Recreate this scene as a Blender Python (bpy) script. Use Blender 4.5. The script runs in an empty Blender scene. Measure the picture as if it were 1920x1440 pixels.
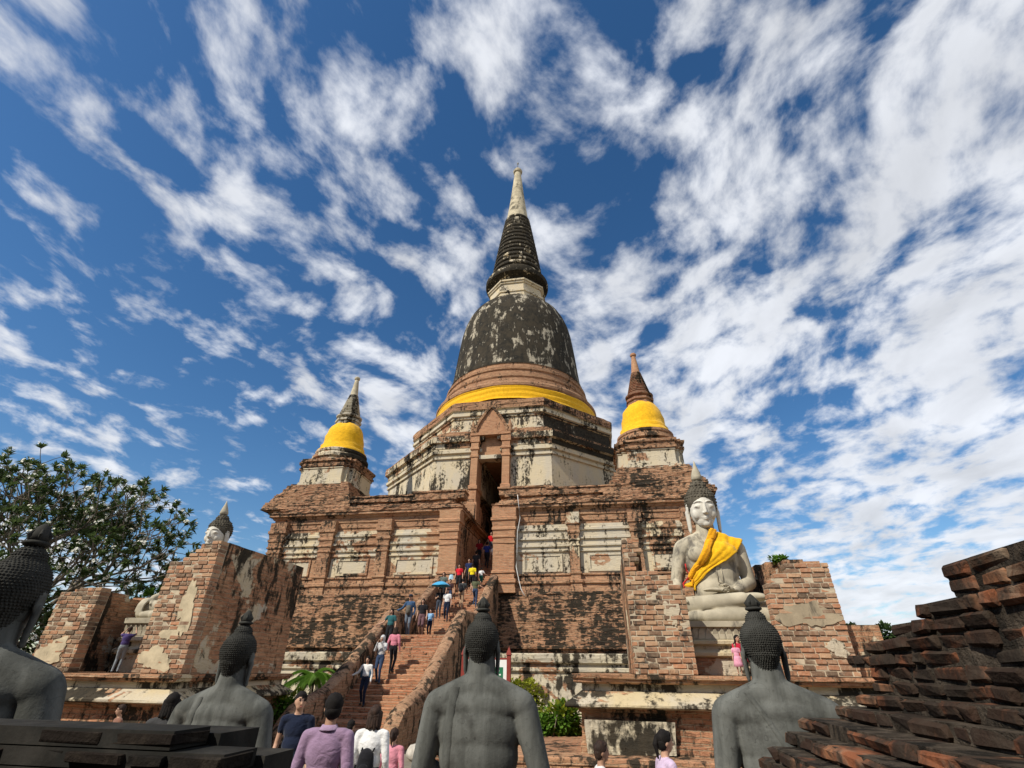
import bpy, bmesh, math, random
import numpy as np
from mathutils import Vector, Matrix
from mathutils.bvhtree import BVHTree
R = math.radians
PI = math.pi
SC = bpy.context.scene
COL = SC.collection

# ------------------------------------------------------------------ camera
cam_d = bpy.data.cameras.new('camera')
cam_d.sensor_width = 36.0
cam_d.lens = 900.0 / 1920.0 * 36.0
cam_d.clip_start = 0.05
cam_d.clip_end = 6000
cam = bpy.data.objects.new('camera', cam_d)
COL.objects.link(cam)
_y, _p, _r = R(10.2), R(30.73), R(0.7)
_h = Vector((-math.sin(_y), math.cos(_y), 0)); _rt = Vector((math.cos(_y), math.sin(_y), 0))
_f = _h * math.cos(_p) + Vector((0, 0, math.sin(_p)))
_u = -_h * math.sin(_p) + Vector((0, 0, math.cos(_p)))
_r2 = _rt * math.cos(_r) + _u * math.sin(_r); _u2 = _u * math.cos(_r) - _rt * math.sin(_r)
cam.matrix_world = Matrix(((_r2.x, _u2.x, -_f.x, 0), (_r2.y, _u2.y, -_f.y, 0), (_r2.z, _u2.z, -_f.z, 1.85), (0, 0, 0, 1)))
SC.camera = cam

# ------------------------------------------------------------------ sun and sky
SUN_EL, SUN_AZ = R(43), R(-140)          # azimuth measured clockwise from +Y
sdir = Vector((math.sin(SUN_AZ) * math.cos(SUN_EL), math.cos(SUN_AZ) * math.cos(SUN_EL), math.sin(SUN_EL)))
sun_d = bpy.data.lights.new('sun', 'SUN'); sun_d.energy = 5.0; sun_d.angle = R(0.5); sun_d.color = (1.0, 0.93, 0.82)
sun = bpy.data.objects.new('sun', sun_d); COL.objects.link(sun)
sun.rotation_euler = (-sdir).to_track_quat('-Z', 'Y').to_euler()
sun.location = sdir * 80
SC.view_settings.view_transform = 'Standard'; SC.view_settings.look = 'None'
SC.view_settings.gamma = 1.0; SC.view_settings.use_curve_mapping = False
SC.view_settings.exposure = 0.12

SKX, SKY_ = 1.7, 6.6
def world():
    w = bpy.data.worlds.new('World'); SC.world = w; w.use_nodes = True
    nt = w.node_tree; nt.nodes.clear(); N = nt.nodes; L = nt.links
    def n(t, **k):
        o = N.new(t)
        for a, b in k.items(): setattr(o, a, b)
        return o
    def m(op, a, b=None, c=None):
        o = n('ShaderNodeMath', operation=op)
        for i, v in enumerate((a, b, c)):
            if v is None: continue
            if isinstance(v, (int, float)): o.inputs[i].default_value = v
            else: L.new(v, o.inputs[i])
        return o.outputs[0]
    out = n('ShaderNodeOutputWorld'); bg = n('ShaderNodeBackground'); L.new(bg.outputs[0], out.inputs[0])
    sky = n('ShaderNodeTexSky', sky_type='NISHITA', sun_disc=False, sun_elevation=SUN_EL, sun_rotation=SUN_AZ % (2 * PI))
    sky.air_density = 1.0; sky.dust_density = 0.3; sky.ozone_density = 3.0
    hs = n('ShaderNodeHueSaturation'); hs.inputs['Saturation'].default_value = 1.24; hs.inputs['Value'].default_value = 1.06
    L.new(sky.outputs[0], hs.inputs['Color'])
    tc = n('ShaderNodeTexCoord'); sep = n('ShaderNodeSeparateXYZ'); L.new(tc.outputs['Generated'], sep.inputs[0])
    z = m('ADD', m('MAXIMUM', sep.outputs[2], 0.0), 0.16)
    px = m('DIVIDE', sep.outputs[0], z); py = m('DIVIDE', sep.outputs[1], z)
    cmb = n('ShaderNodeCombineXYZ'); L.new(px, cmb.inputs[0]); L.new(py, cmb.inputs[1])
    def noise(vec, scale, detail, rough, dist=0.0, loc=(0, 0, 0), rot=0.0, sc=(1, 1, 1)):
        mp = n('ShaderNodeMapping'); mp.inputs['Location'].default_value = loc; mp.inputs['Rotation'].default_value = (0, 0, rot); mp.inputs['Scale'].default_value = sc
        L.new(vec, mp.inputs[0]); t = n('ShaderNodeTexNoise', noise_dimensions='2D')
        t.inputs['Scale'].default_value = scale; t.inputs['Detail'].default_value = detail; t.inputs['Roughness'].default_value = rough; t.inputs['Distortion'].default_value = dist
        L.new(mp.outputs[0], t.inputs['Vector']); return t.outputs['Fac']
    v = cmb.outputs[0]
    wv = n('ShaderNodeTexNoise', noise_dimensions='2D'); wv.inputs['Scale'].default_value = 1.6; wv.inputs['Detail'].default_value = 2; L.new(v, wv.inputs['Vector'])
    off = n('ShaderNodeVectorMath', operation='MULTIPLY_ADD'); L.new(wv.outputs['Color'], off.inputs[0]); off.inputs[1].default_value = (0.20, 0.20, 0); L.new(v, off.inputs[2]); v = off.outputs[0]
    band = noise(v, 1.7, 3, 0.5, 0.0, (SKX, SKY_, 0), 0.55, (1.25, 0.42, 1))
    big = noise(v, 0.85, 2, 0.5, 0.0, (3.1, 5.7, 0))
    med = noise(v, 7.4, 8, 0.55, 0.0, (1.2, 7.4, 0), 0.55, (1.0, 0.8, 1))
    puff = noise(v, 11.0, 6, 0.6, 0.0, (4.4, 2.2, 0), 0.55, (1, 0.85, 1))
    s = m('ADD', m('ADD', m('MULTIPLY', med, 0.74), m('MULTIPLY', band, 0.38)), m('ADD', m('MULTIPLY', big, 0.22), m('MULTIPLY', puff, 0.24)))
    s = m('ADD', s, m('MULTIPLY', m('MINIMUM', m('MAXIMUM', px, -0.6), 1.6), 0.085))
    mr = n('ShaderNodeMapRange', interpolation_type='SMOOTHSTEP'); mr.inputs[1].default_value = 0.710; mr.inputs[2].default_value = 0.955
    L.new(s, mr.inputs[0])
    dens = m('POWER', mr.outputs[0], 0.85)
    # thicker parts of a cloud are a little greyer
    shade = noise(v, 4.0, 5, 0.55, 0.2, (9.2, 3.3, 0), 0.62, (1, 0.6, 1))
    cr = n('ShaderNodeMapRange'); cr.inputs[1].default_value = 0.3; cr.inputs[2].default_value = 0.75; cr.inputs[3].default_value = 9.2; cr.inputs[4].default_value = 6.6
    L.new(shade, cr.inputs[0])
    cc = n('ShaderNodeCombineXYZ')
    L.new(m('MULTIPLY', cr.outputs[0], 0.95), cc.inputs[0]); L.new(m('MULTIPLY', cr.outputs[0], 0.98), cc.inputs[1]); L.new(m('MULTIPLY', cr.outputs[0], 1.04), cc.inputs[2])
    mix = n('ShaderNodeMix', data_type='RGBA')
    L.new(m('MULTIPLY', dens, 0.93), mix.inputs['Factor']); L.new(hs.outputs[0], mix.inputs[6]); L.new(cc.outputs[0], mix.inputs[7])
    L.new(mix.outputs[2], bg.inputs['Color']); bg.inputs['Strength'].default_value = 0.10
world()

# ------------------------------------------------------------------ helpers
def link(o, parent=None):
    COL.objects.link(o)
    if parent is not None: o.parent = parent
    return o

def tag(o, label, cat, group=None, kind=None):
    o['label'] = label; o['category'] = cat
    if group: o['group'] = group
    if kind: o['kind'] = kind
    return o

def thing(name, label, cat, loc=(0, 0, 0), rz=0.0, group=None, scale=1.0):
    o = bpy.data.objects.new(name, None); COL.objects.link(o)
    o.location = loc; o.rotation_euler = (0, 0, rz); o.scale = (scale,) * 3
    o.empty_display_size = 0.2; o['kind'] = 'thing'
    return tag(o, label, cat, group)

def copy_tree(o, parent=None):
    c = o.copy(); COL.objects.link(c)
    if parent is not None: c.parent = parent
    for ch in list(o.children): copy_tree(ch, c)
    return c

class MB:
    """collects verts and faces for one mesh"""
    def __init__(s): s.v = []; s.f = []; s.m = []; s.mi = 0
    def add(s, vs, fs):
        b = len(s.v); s.v += [tuple(p) for p in vs]; s.f += [tuple(b + i for i in f) for f in fs]; s.m += [s.mi] * len(fs); return s
    def box(s, x0, x1, y0, y1, z0, z1):
        return s.add([(x0, y0, z0), (x1, y0, z0), (x1, y1, z0), (x0, y1, z0), (x0, y0, z1), (x1, y0, z1), (x1, y1, z1), (x0, y1, z1)],
                     [(0, 3, 2, 1), (4, 5, 6, 7), (0, 1, 5, 4), (1, 2, 6, 5), (2, 3, 7, 6), (3, 0, 4, 7)])
    def lathe(s, prof, n=48, c=(0, 0), cap=True):
        vs = [(c[0] + r * math.cos(2 * PI * k / n), c[1] + r * math.sin(2 * PI * k / n), z) for r, z in prof for k in range(n)]
        fs = [(i * n + k, i * n + (k + 1) % n, (i + 1) * n + (k + 1) % n, (i + 1) * n + k) for i in range(len(prof) - 1) for k in range(n)]
        if cap:
            fs.append(tuple(reversed(range(n)))); fs.append(tuple((len(prof) - 1) * n + k for k in range(n)))
        return s.add(vs, fs)
    def sweep(s, poly, prof, cap=True):
        """poly: CCW plan polygon; prof: list of (outward offset, z) from bottom up"""
        n = len(poly); dirs = []
        for i in range(n):
            p0, p1, p2 = Vector(poly[i - 1]), Vector(poly[i]), Vector(poly[(i + 1) % n])
            a = (p1 - p0).normalized(); b = (p2 - p1).normalized()
            na = Vector((a.y, -a.x)); nb = Vector((b.y, -b.x)); d = (na + nb)
            dirs.append(d / max(0.2, 1 + na.dot(nb)))
        vs = [(poly[i][0] + dirs[i].x * o, poly[i][1] + dirs[i].y * o, z) for o, z in prof for i in range(n)]
        fs = [(j * n + i, j * n + (i + 1) % n, (j + 1) * n + (i + 1) % n, (j + 1) * n + i) for j in range(len(prof) - 1) for i in range(n)]
        if cap:
            fs.append(tuple(reversed(range(n)))); fs.append(tuple((len(prof) - 1) * n + i for i in range(n)))
        return s.add(vs, fs)
    def extrude_x(s, prof, x0, x1):
        """prof: closed (y, z) loop"""
        n = len(prof); vs = [(x0, y, z) for y, z in prof] + [(x1, y, z) for y, z in prof]
        fs = [(i, (i + 1) % n, n + (i + 1) % n, n + i) for i in range(n)] + [tuple(reversed(range(n))), tuple(range(n, 2 * n))]
        return s.add(vs, fs)
    def tube(s, pts, rad, n=8, cap=True):
        pts = [Vector(p) for p in pts]; b = []
        for i, p in enumerate(pts):
            d = (pts[min(i + 1, len(pts) - 1)] - pts[max(i - 1, 0)])
            d = d.normalized() if d.length > 1e-9 else Vector((0, 0, 1))
            q = d.to_track_quat('Z', 'Y'); r = rad[i] if hasattr(rad, '__len__') else rad
            b += [p + q @ Vector((r * math.cos(2 * PI * k / n), r * math.sin(2 * PI * k / n), 0)) for k in range(n)]
        fs = [(i * n + k, i * n + (k + 1) % n, (i + 1) * n + (k + 1) % n, (i + 1) * n + k) for i in range(len(pts) - 1) for k in range(n)]
        if cap: fs += [tuple(reversed(range(n))), tuple((len(pts) - 1) * n + k for k in range(n))]
        return s.add(b, fs)
    def ell(s, c, r, nu=20, nv=14, rot=None):
        vs = []; fs = []
        c = Vector(c); q = rot
        def P(x, y, z):
            v = Vector((x * r[0], y * r[1], z * r[2])); return c + (q @ v if q is not None else v)
        vs.append(P(0, 0, -1))
        for j in range(1, nv):
            t = -PI / 2 + PI * j / nv
            for k in range(nu): vs.append(P(math.cos(t) * math.cos(2 * PI * k / nu), math.cos(t) * math.sin(2 * PI * k / nu), math.sin(t)))
        vs.append(P(0, 0, 1)); top = len(vs) - 1
        for k in range(nu):
            fs.append((0, 1 + (k + 1) % nu, 1 + k)); fs.append((top, 1 + (nv - 2) * nu + k, 1 + (nv - 2) * nu + (k + 1) % nu))
        for j in range(nv - 2):
            for k in range(nu): fs.append((1 + j * nu + k, 1 + j * nu + (k + 1) % nu, 1 + (j + 1) * nu + (k + 1) % nu, 1 + (j + 1) * nu + k))
        return s.add(vs, fs)
    def cap(s, p0, r0, p1, r1, n=18, flat=(1, 1)):
        """round-ended tapered limb"""
        p0, p1 = Vector(p0), Vector(p1); d = p1 - p0; l = d.length
        q = d.to_track_quat('Z', 'Y') if l > 1e-6 else Matrix.Identity(3).to_quaternion()
        prof = [(r0 * math.cos(t), r0 * math.sin(t)) for t in (-1.45, -1.0, -0.5, 0)] + [(r1 * math.cos(t), l + r1 * math.sin(t)) for t in (0, 0.5, 1.0, 1.45)]
        vs = [p0 + q @ Vector((a * math.cos(2 * PI * k / n) * flat[0], a * math.sin(2 * PI * k / n) * flat[1], b)) for a, b in prof for k in range(n)]
        fs = [(i * n + k, i * n + (k + 1) % n, (i + 1) * n + (k + 1) % n, (i + 1) * n + k) for i in range(len(prof) - 1) for k in range(n)]
        fs += [tuple(reversed(range(n))), tuple((len(prof) - 1) * n + k for k in range(n))]
        return s.add(vs, fs)
    def mesh(s, name, mats, smooth=False, angle=None):
        me = bpy.data.meshes.new(name); me.from_pydata(s.v, [], s.f); me.validate()
        for mt in (mats if isinstance(mats, (list, tuple)) else [mats]): me.materials.append(mt)
        if len(set(s.m)) > 1 and len(s.m) == len(me.polygons): me.polygons.foreach_set('material_index', s.m)
        if smooth: me.polygons.foreach_set('use_smooth', [True] * len(me.polygons))
        if angle is not None: me.set_sharp_from_angle(angle=R(angle))
        me.update(); return me
    def build(s, name, mats, parent=None, smooth=False, angle=None):
        return link(bpy.data.objects.new(name, s.mesh(name, mats, smooth, angle)), parent)

def struct(o): o['kind'] = 'structure'; return o

def rough(me, amp, seed=0, scale=1.0):
    """uneven the vertices of a mesh a little"""
    rnd = random.Random(seed)
    for v in me.vertices: v.co += Vector((rnd.uniform(-1, 1), rnd.uniform(-1, 1), rnd.uniform(-1, 1))) * amp

# ------------------------------------------------------------------ materials
class NT:
    def __init__(s, name):
        s.m = bpy.data.materials.new(name); s.m.use_nodes = True; s.t = s.m.node_tree; s.t.nodes.clear()
        s.out = s.n('ShaderNodeOutputMaterial'); s.b = s.n('ShaderNodeBsdfPrincipled'); s.l(s.b.outputs[0], s.out.inputs[0])
        s.b.inputs['Roughness'].default_value = 0.9
        s.b.inputs['Specular IOR Level'].default_value = 0.06
    def n(s, t, **k):
        o = s.t.nodes.new(t)
        for a, b in k.items(): setattr(o, a, b)
        return o
    def l(s, a, b): s.t.links.new(a, b)
    def put(s, v, inp):
        if hasattr(v, 'links') or isinstance(v, bpy.types.NodeSocket): s.l(v, inp)
        else: inp.default_value = v
    def math(s, op, a, b=None):
        o = s.n('ShaderNodeMath', operation=op); s.put(a, o.inputs[0])
        if b is not None: s.put(b, o.inputs[1])
        return o.outputs[0]
    def vmath(s, op, a, b=None):
        o = s.n('ShaderNodeVectorMath', operation=op); s.put(a, o.inputs[0])
        if b is not None: s.put(b, o.inputs[1])
        return o.outputs['Value'] if op in ('DOT_PRODUCT', 'LENGTH') else o.outputs['Vector']
    def noise(s, vec, scale, detail=4, rough=0.55, dist=0.0, sc=(1, 1, 1), loc=(0, 0, 0)):
        mp = s.n('ShaderNodeMapping'); mp.inputs['Scale'].default_value = sc; mp.inputs['Location'].default_value = loc; s.l(vec, mp.inputs[0])
        t = s.n('ShaderNodeTexNoise'); t.inputs['Scale'].default_value = scale; t.inputs['Detail'].default_value = detail
        t.inputs['Roughness'].default_value = rough; t.inputs['Distortion'].default_value = dist
        s.l(mp.outputs[0], t.inputs['Vector']); return t.outputs['Fac']
    def ramp(s, v, a, b, lo=0.0, hi=1.0, smooth=True):
        o = s.n('ShaderNodeMapRange'); o.interpolation_type = 'SMOOTHSTEP' if smooth else 'LINEAR'
        s.put(v, o.inputs[0]); o.inputs[1].default_value = a; o.inputs[2].default_value = b; o.inputs[3].default_value = lo; o.inputs[4].default_value = hi
        return o.outputs[0]
    def mix(s, f, a, b):
        o = s.n('ShaderNodeMix', data_type='RGBA'); s.put(f, o.inputs['Factor'])
        for v, i in ((a, 6), (b, 7)):
            if isinstance(v, (tuple, list)): o.inputs[i].default_value = tuple(v)[:3] + (1,)
            else: s.l(v, o.inputs[i])
        return o.outputs[2]
    def bump(s, h, strength, dist=0.02):
        o = s.n('ShaderNodeBump'); o.inputs['Strength'].default_value = strength; o.inputs['Distance'].default_value = dist
        s.l(h, o.inputs['Height']); s.l(o.outputs[0], s.b.inputs['Normal'])
    def color(s, c):
        if isinstance(c, (tuple, list)): s.b.inputs['Base Color'].default_value = tuple(c)[:3] + (1,)
        else: s.l(c, s.b.inputs['Base Color'])

BR1, BR2, MORT = (0.46, 0.242, 0.135), (0.31, 0.148, 0.085), (0.35, 0.26, 0.17)
PLA, PLB, BLK = (0.55, 0.455, 0.295), (0.47, 0.42, 0.33), (0.017, 0.0165, 0.0145)

def masonry(name, plaster=0.0, black=0.3, row=0.085, bw=0.30, b1=BR1, b2=BR2, mort=MORT, pla=PLA, plb=PLB, rnd=None, seed=0.0, bumpd=0.03, streak=1.0, drip=1.0, grain=0.30, gs=7.0, side=0.0, gz=0.75):
    """old brickwork with what is left of its lime plaster and black lichen; rnd: centre (x, y, radius) for round drums"""
    s = NT(name); g = s.n('ShaderNodeNewGeometry'); P = g.outputs['Position']
    sp = s.n('ShaderNodeSeparateXYZ'); s.l(P, sp.inputs[0])
    if rnd:
        u = s.math('MULTIPLY', s.math('ARCTAN2', s.math('SUBTRACT', sp.outputs[0], rnd[0]), s.math('SUBTRACT', rnd[1], sp.outputs[1])), rnd[2])
        vv = sp.outputs[2]
    else:
        t = s.vmath('NORMALIZE', s.vmath('CROSS_PRODUCT', (0.0, 0.0, 1.0), g.outputs['True Normal']))
        u0 = s.vmath('DOT_PRODUCT', P, t)
        sn = s.n('ShaderNodeSeparateXYZ'); s.l(g.outputs['True Normal'], sn.inputs[0])
        up = s.math('GREATER_THAN', s.math('ABSOLUTE', sn.outputs[2]), 0.75)
        a = s.n('ShaderNodeMix', data_type='FLOAT'); s.l(up, a.inputs[0]); s.l(u0, a.inputs[2]); s.l(sp.outputs[0], a.inputs[3]); u = a.outputs[0]
        a = s.n('ShaderNodeMix', data_type='FLOAT'); s.l(up, a.inputs[0]); s.l(sp.outputs[2], a.inputs[2]); s.l(sp.outputs[1], a.inputs[3]); vv = a.outputs[0]
    wob = s.noise(P, 1.7, 3, 0.6)
    v2 = s.math('ADD', vv, s.math('MULTIPLY', s.math('SUBTRACT', wob, 0.5), 0.10))
    c = s.n('ShaderNodeCombineXYZ'); s.l(u, c.inputs[0]); s.l(v2, c.inputs[1])
    bt = s.n('ShaderNodeTexBrick'); s.l(c.outputs[0], bt.inputs['Vector'])
    bt.inputs['Color1'].default_value = b1 + (1,); bt.inputs['Color2'].default_value = b2 + (1,); bt.inputs['Mortar'].default_value = mort + (1,)
    bt.inputs['Scale'].default_value = 1.0; bt.inputs['Mortar Size'].default_value = 0.011; bt.inputs['Mortar Smooth'].default_value = 0.4
    bt.inputs['Bias'].default_value = -0.1; bt.inputs['Brick Width'].default_value = bw; bt.inputs['Row Height'].default_value = row
    # single courses weather differently: long thin noise
    st = s.noise(c.outputs[0], 1.0, 6, 0.72, 0.0, (2.6, 9.5, 1), (seed, seed * 0.7, 0))
    brick = s.mix(s.ramp(st, 0.46, 0.66, 0.0, min(0.95, 0.80 * streak)), bt.outputs['Color'], tuple(x * 0.22 for x in b2))
    brick = s.mix(s.ramp(s.noise(P, 0.55, 4, 0.6, 0, (1, 1, 1), (seed, 2, 5)), 0.35, 0.7, 0.0, 0.5), brick, (0.50, 0.30, 0.17))
    brick = s.mix(s.ramp(s.noise(c.outputs[0], 1.0, 5, 0.7, 0.0, (3.5, 9.0, 1), (seed + 5, 3, 0)), 0.55, 0.66, 0.0, 0.6), brick, (0.50, 0.37, 0.235))
    pn = s.noise(P, 0.62, 7, 0.62, 0.4, (1, 1, 1.25), (seed * 3.1, seed, 1.3))
    th = 0.74 - 0.48 * plaster
    pm = s.ramp(pn, th, th + 0.025) if plaster < 0.99 else s.ramp(pn, -1, 0)
    if plaster <= 0.01: pm = s.ramp(pn, 5, 6)
    pcol = s.mix(s.ramp(s.noise(P, 1.1, 5, 0.6, 0.2, (1, 1, 0.5), (seed, 4, 0)), 0.35, 0.7), pla, plb)
    col = s.mix(pm, brick, pcol)
    # lichen: patches that run down in streaks, broken up by fine grain
    bn = s.noise(P, 0.75, 6, 0.66, 0.3, (1.0, 1.0, 0.42 * drip), (seed * 1.7, seed * 0.3, 7.7))
    fine = s.noise(P, 7.0, 4, 0.7, 0.0, (1, 1, 0.6), (seed, 0, 3))
    sp2 = s.noise(P, gs, 6, 0.68, 0.3, (1, 1, gz), (seed * 2.1, 5, 3))
    bv = s.math('ADD', s.math('MULTIPLY', bn, 1.0 - grain), s.math('MULTIPLY', sp2, grain))
    bv = s.math('ADD', bv, s.math('MULTIPLY', s.math('SUBTRACT', s.noise(P, 1.0, 5, 0.65, 0.2, (4.5, 4.5, 0.40), (seed, 9, 1)), 0.5), 0.26))
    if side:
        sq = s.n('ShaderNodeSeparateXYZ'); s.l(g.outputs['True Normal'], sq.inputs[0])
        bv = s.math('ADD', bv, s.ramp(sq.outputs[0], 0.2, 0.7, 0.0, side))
    bm = s.ramp(bv, 0.70 - 0.42 * black, 0.77 - 0.42 * black, 0.0, 0.985)
    col = s.mix(bm, col, s.mix(s.ramp(sp2, 0.35, 0.65), BLK, (0.046, 0.038, 0.027)))
    s.color(col)
    h = s.math('ADD', s.math('MULTIPLY', s.math('SUBTRACT', 1.0, bt.outputs['Fac']), s.math('SUBTRACT', 1.0, pm)), s.math('MULTIPLY', fine, 0.7))
    h = s.math('ADD', h, s.math('MULTIPLY', pm, 0.9)); h = s.math('ADD', h, s.math('MULTIPLY', st, 1.2))
    s.bump(h, 0.85, bumpd)
    return s.m

def brick_piece(name, dark=0.25, tint=(1, 1, 1), seed=0.0, stain_shade=(0.032, 0.03, 0.026)):  # black stain colour; lower values deepen the shade on the foreground walls
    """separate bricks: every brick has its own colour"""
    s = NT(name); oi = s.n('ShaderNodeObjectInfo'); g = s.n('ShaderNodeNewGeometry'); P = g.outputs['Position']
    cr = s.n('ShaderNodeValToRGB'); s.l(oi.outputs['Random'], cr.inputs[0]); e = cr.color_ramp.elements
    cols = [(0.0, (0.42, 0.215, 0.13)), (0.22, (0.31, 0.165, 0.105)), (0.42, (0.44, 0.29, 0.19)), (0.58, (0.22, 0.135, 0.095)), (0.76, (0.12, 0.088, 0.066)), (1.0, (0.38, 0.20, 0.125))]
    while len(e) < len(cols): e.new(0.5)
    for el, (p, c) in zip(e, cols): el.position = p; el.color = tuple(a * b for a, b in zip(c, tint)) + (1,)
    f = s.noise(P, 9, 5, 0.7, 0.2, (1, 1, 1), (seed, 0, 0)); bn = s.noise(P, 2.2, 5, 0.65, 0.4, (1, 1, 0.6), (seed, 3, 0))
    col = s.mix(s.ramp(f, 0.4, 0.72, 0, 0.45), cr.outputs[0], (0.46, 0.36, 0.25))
    col = s.mix(s.ramp(s.math('ADD', s.math('MULTIPLY', bn, 0.7), s.math('MULTIPLY', f, 0.35)), 0.72 - 0.4 * dark, 0.84 - 0.4 * dark, 0, 0.9), col, stain_shade)
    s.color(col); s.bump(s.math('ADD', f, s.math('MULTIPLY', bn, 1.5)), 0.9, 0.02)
    return s.m

def plain(name, col, var=0.25, scale=3.0, rough=0.85, bump=0.3, bd=0.01, dark=None, da=0.0, spec=0.06, sc=(1, 1, 1)):
    s = NT(name); g = s.n('ShaderNodeNewGeometry'); P = g.outputs['Position']
    f = s.noise(P, scale, 5, 0.6, 0.2, sc)
    c = s.mix(s.ramp(f, 0.3, 0.7), tuple(x * (1 - var) for x in col), tuple(min(1, x * (1 + var * 0.6)) for x in col))
    if dark:
        b = s.noise(P, scale * 0.6, 6, 0.68, 0.4, (1, 1, 0.5), (4, 4, 4)); c = s.mix(s.ramp(b, 0.66 - 0.35 * da, 0.76 - 0.35 * da, 0, 0.85), c, dark)
    s.color(c); s.b.inputs['Roughness'].default_value = rough; s.b.inputs['Specular IOR Level'].default_value = spec
    if bump: s.bump(s.noise(P, scale * 6, 4, 0.6), bump, bd)
    return s.m

def statue_mat():
    s = NT('weathered_cement'); g = s.n('ShaderNodeNewGeometry'); P = g.outputs['Position']
    st = s.noise(P, 3.0, 6, 0.62, 0.3, (2.2, 2.2, 0.35)); bl = s.noise(P, 2.4, 6, 0.68, 0.4, (1, 1, 1), (3, 1, 2)); fi = s.noise(P, 26, 5, 0.72)
    c = s.mix(s.ramp(st, 0.32, 0.68), (0.068, 0.071, 0.064), (0.142, 0.147, 0.134))
    c = s.mix(s.ramp(bl, 0.52, 0.72, 0, 0.75), c, (0.048, 0.048, 0.043)); c = s.mix(s.ramp(bl, 0.26, 0.40, 0.55, 0), c, (0.21, 0.205, 0.18))
    c = s.mix(s.ramp(fi, 0.55, 0.75, 0, 0.6), c, (0.05, 0.05, 0.045))
    cr = s.n('ShaderNodeTexVoronoi', feature='DISTANCE_TO_EDGE'); cr.inputs['Scale'].default_value = 2.6
    wv = s.n('ShaderNodeVectorMath', operation='ADD'); s.l(P, wv.inputs[0]); nz = s.n('ShaderNodeTexNoise'); nz.inputs['Scale'].default_value = 4; s.l(P, nz.inputs['Vector']); s.l(nz.outputs['Color'], wv.inputs[1]); s.l(wv.outputs[0], cr.inputs['Vector'])
    ck = s.ramp(cr.outputs[0], 0.0, 0.006, 0.55, 0.0); c = s.mix(ck, c, (0.03, 0.03, 0.028))
    s.color(c); s.b.inputs['Roughness'].default_value = 0.85
    s.bump(s.math('ADD', s.math('MULTIPLY', fi, 0.6), s.math('MULTIPLY', bl, 1.2)), 0.5, 0.012); return s.m
def cloth(name, col, rough=0.75, trans=0.0):
    s = NT(name); g = s.n('ShaderNodeNewGeometry'); P = g.outputs['Position']
    f = s.noise(P, 6, 4, 0.65, 0.5); s.color(s.mix(s.ramp(f, 0.3, 0.7), tuple(x * 0.74 for x in col), col))
    s.b.inputs['Roughness'].default_value = rough; s.b.inputs['Sheen Weight'].default_value = 0.15
    s.bump(s.math('ADD', s.noise(P, 9, 3, 0.55, 0.8, (1, 1, 1.6)), s.math('MULTIPLY', s.noise(P, 60, 3, 0.6), 0.15)), 0.55, 0.03)
    return s.m

def leafmat(name, c1, c2, trans=0.35):
    s = NT(name); g = s.n('ShaderNodeNewGeometry')
    f = s.noise(g.outputs['Position'], 1.3, 3, 0.6)
    wn = s.n('ShaderNodeTexWhiteNoise', noise_dimensions='3D'); mp = s.n('ShaderNodeVectorMath', operation='SNAP'); s.l(g.outputs['Position'], mp.inputs[0]); mp.inputs[1].default_value = (0.25, 0.25, 0.25)
    s.l(mp.outputs[0], wn.inputs['Vector'])
    col = s.mix(s.math('ADD', s.math('MULTIPLY', f, 0.6), s.math('MULTIPLY', wn.outputs['Value'], 0.4)), c1, c2)
    s.color(col); s.b.inputs['Roughness'].default_value = 0.55; s.b.inputs['Specular IOR Level'].default_value = 0.2
    tr = s.n('ShaderNodeBsdfTranslucent'); s.l(col, tr.inputs[0]); mx = s.n('ShaderNodeMixShader'); mx.inputs[0].default_value = trans
    s.l(s.b.outputs[0], mx.inputs[1]); s.l(tr.outputs[0], mx.inputs[2]); s.l(mx.outputs[0], s.out.inputs[0])
    return s.m

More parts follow.
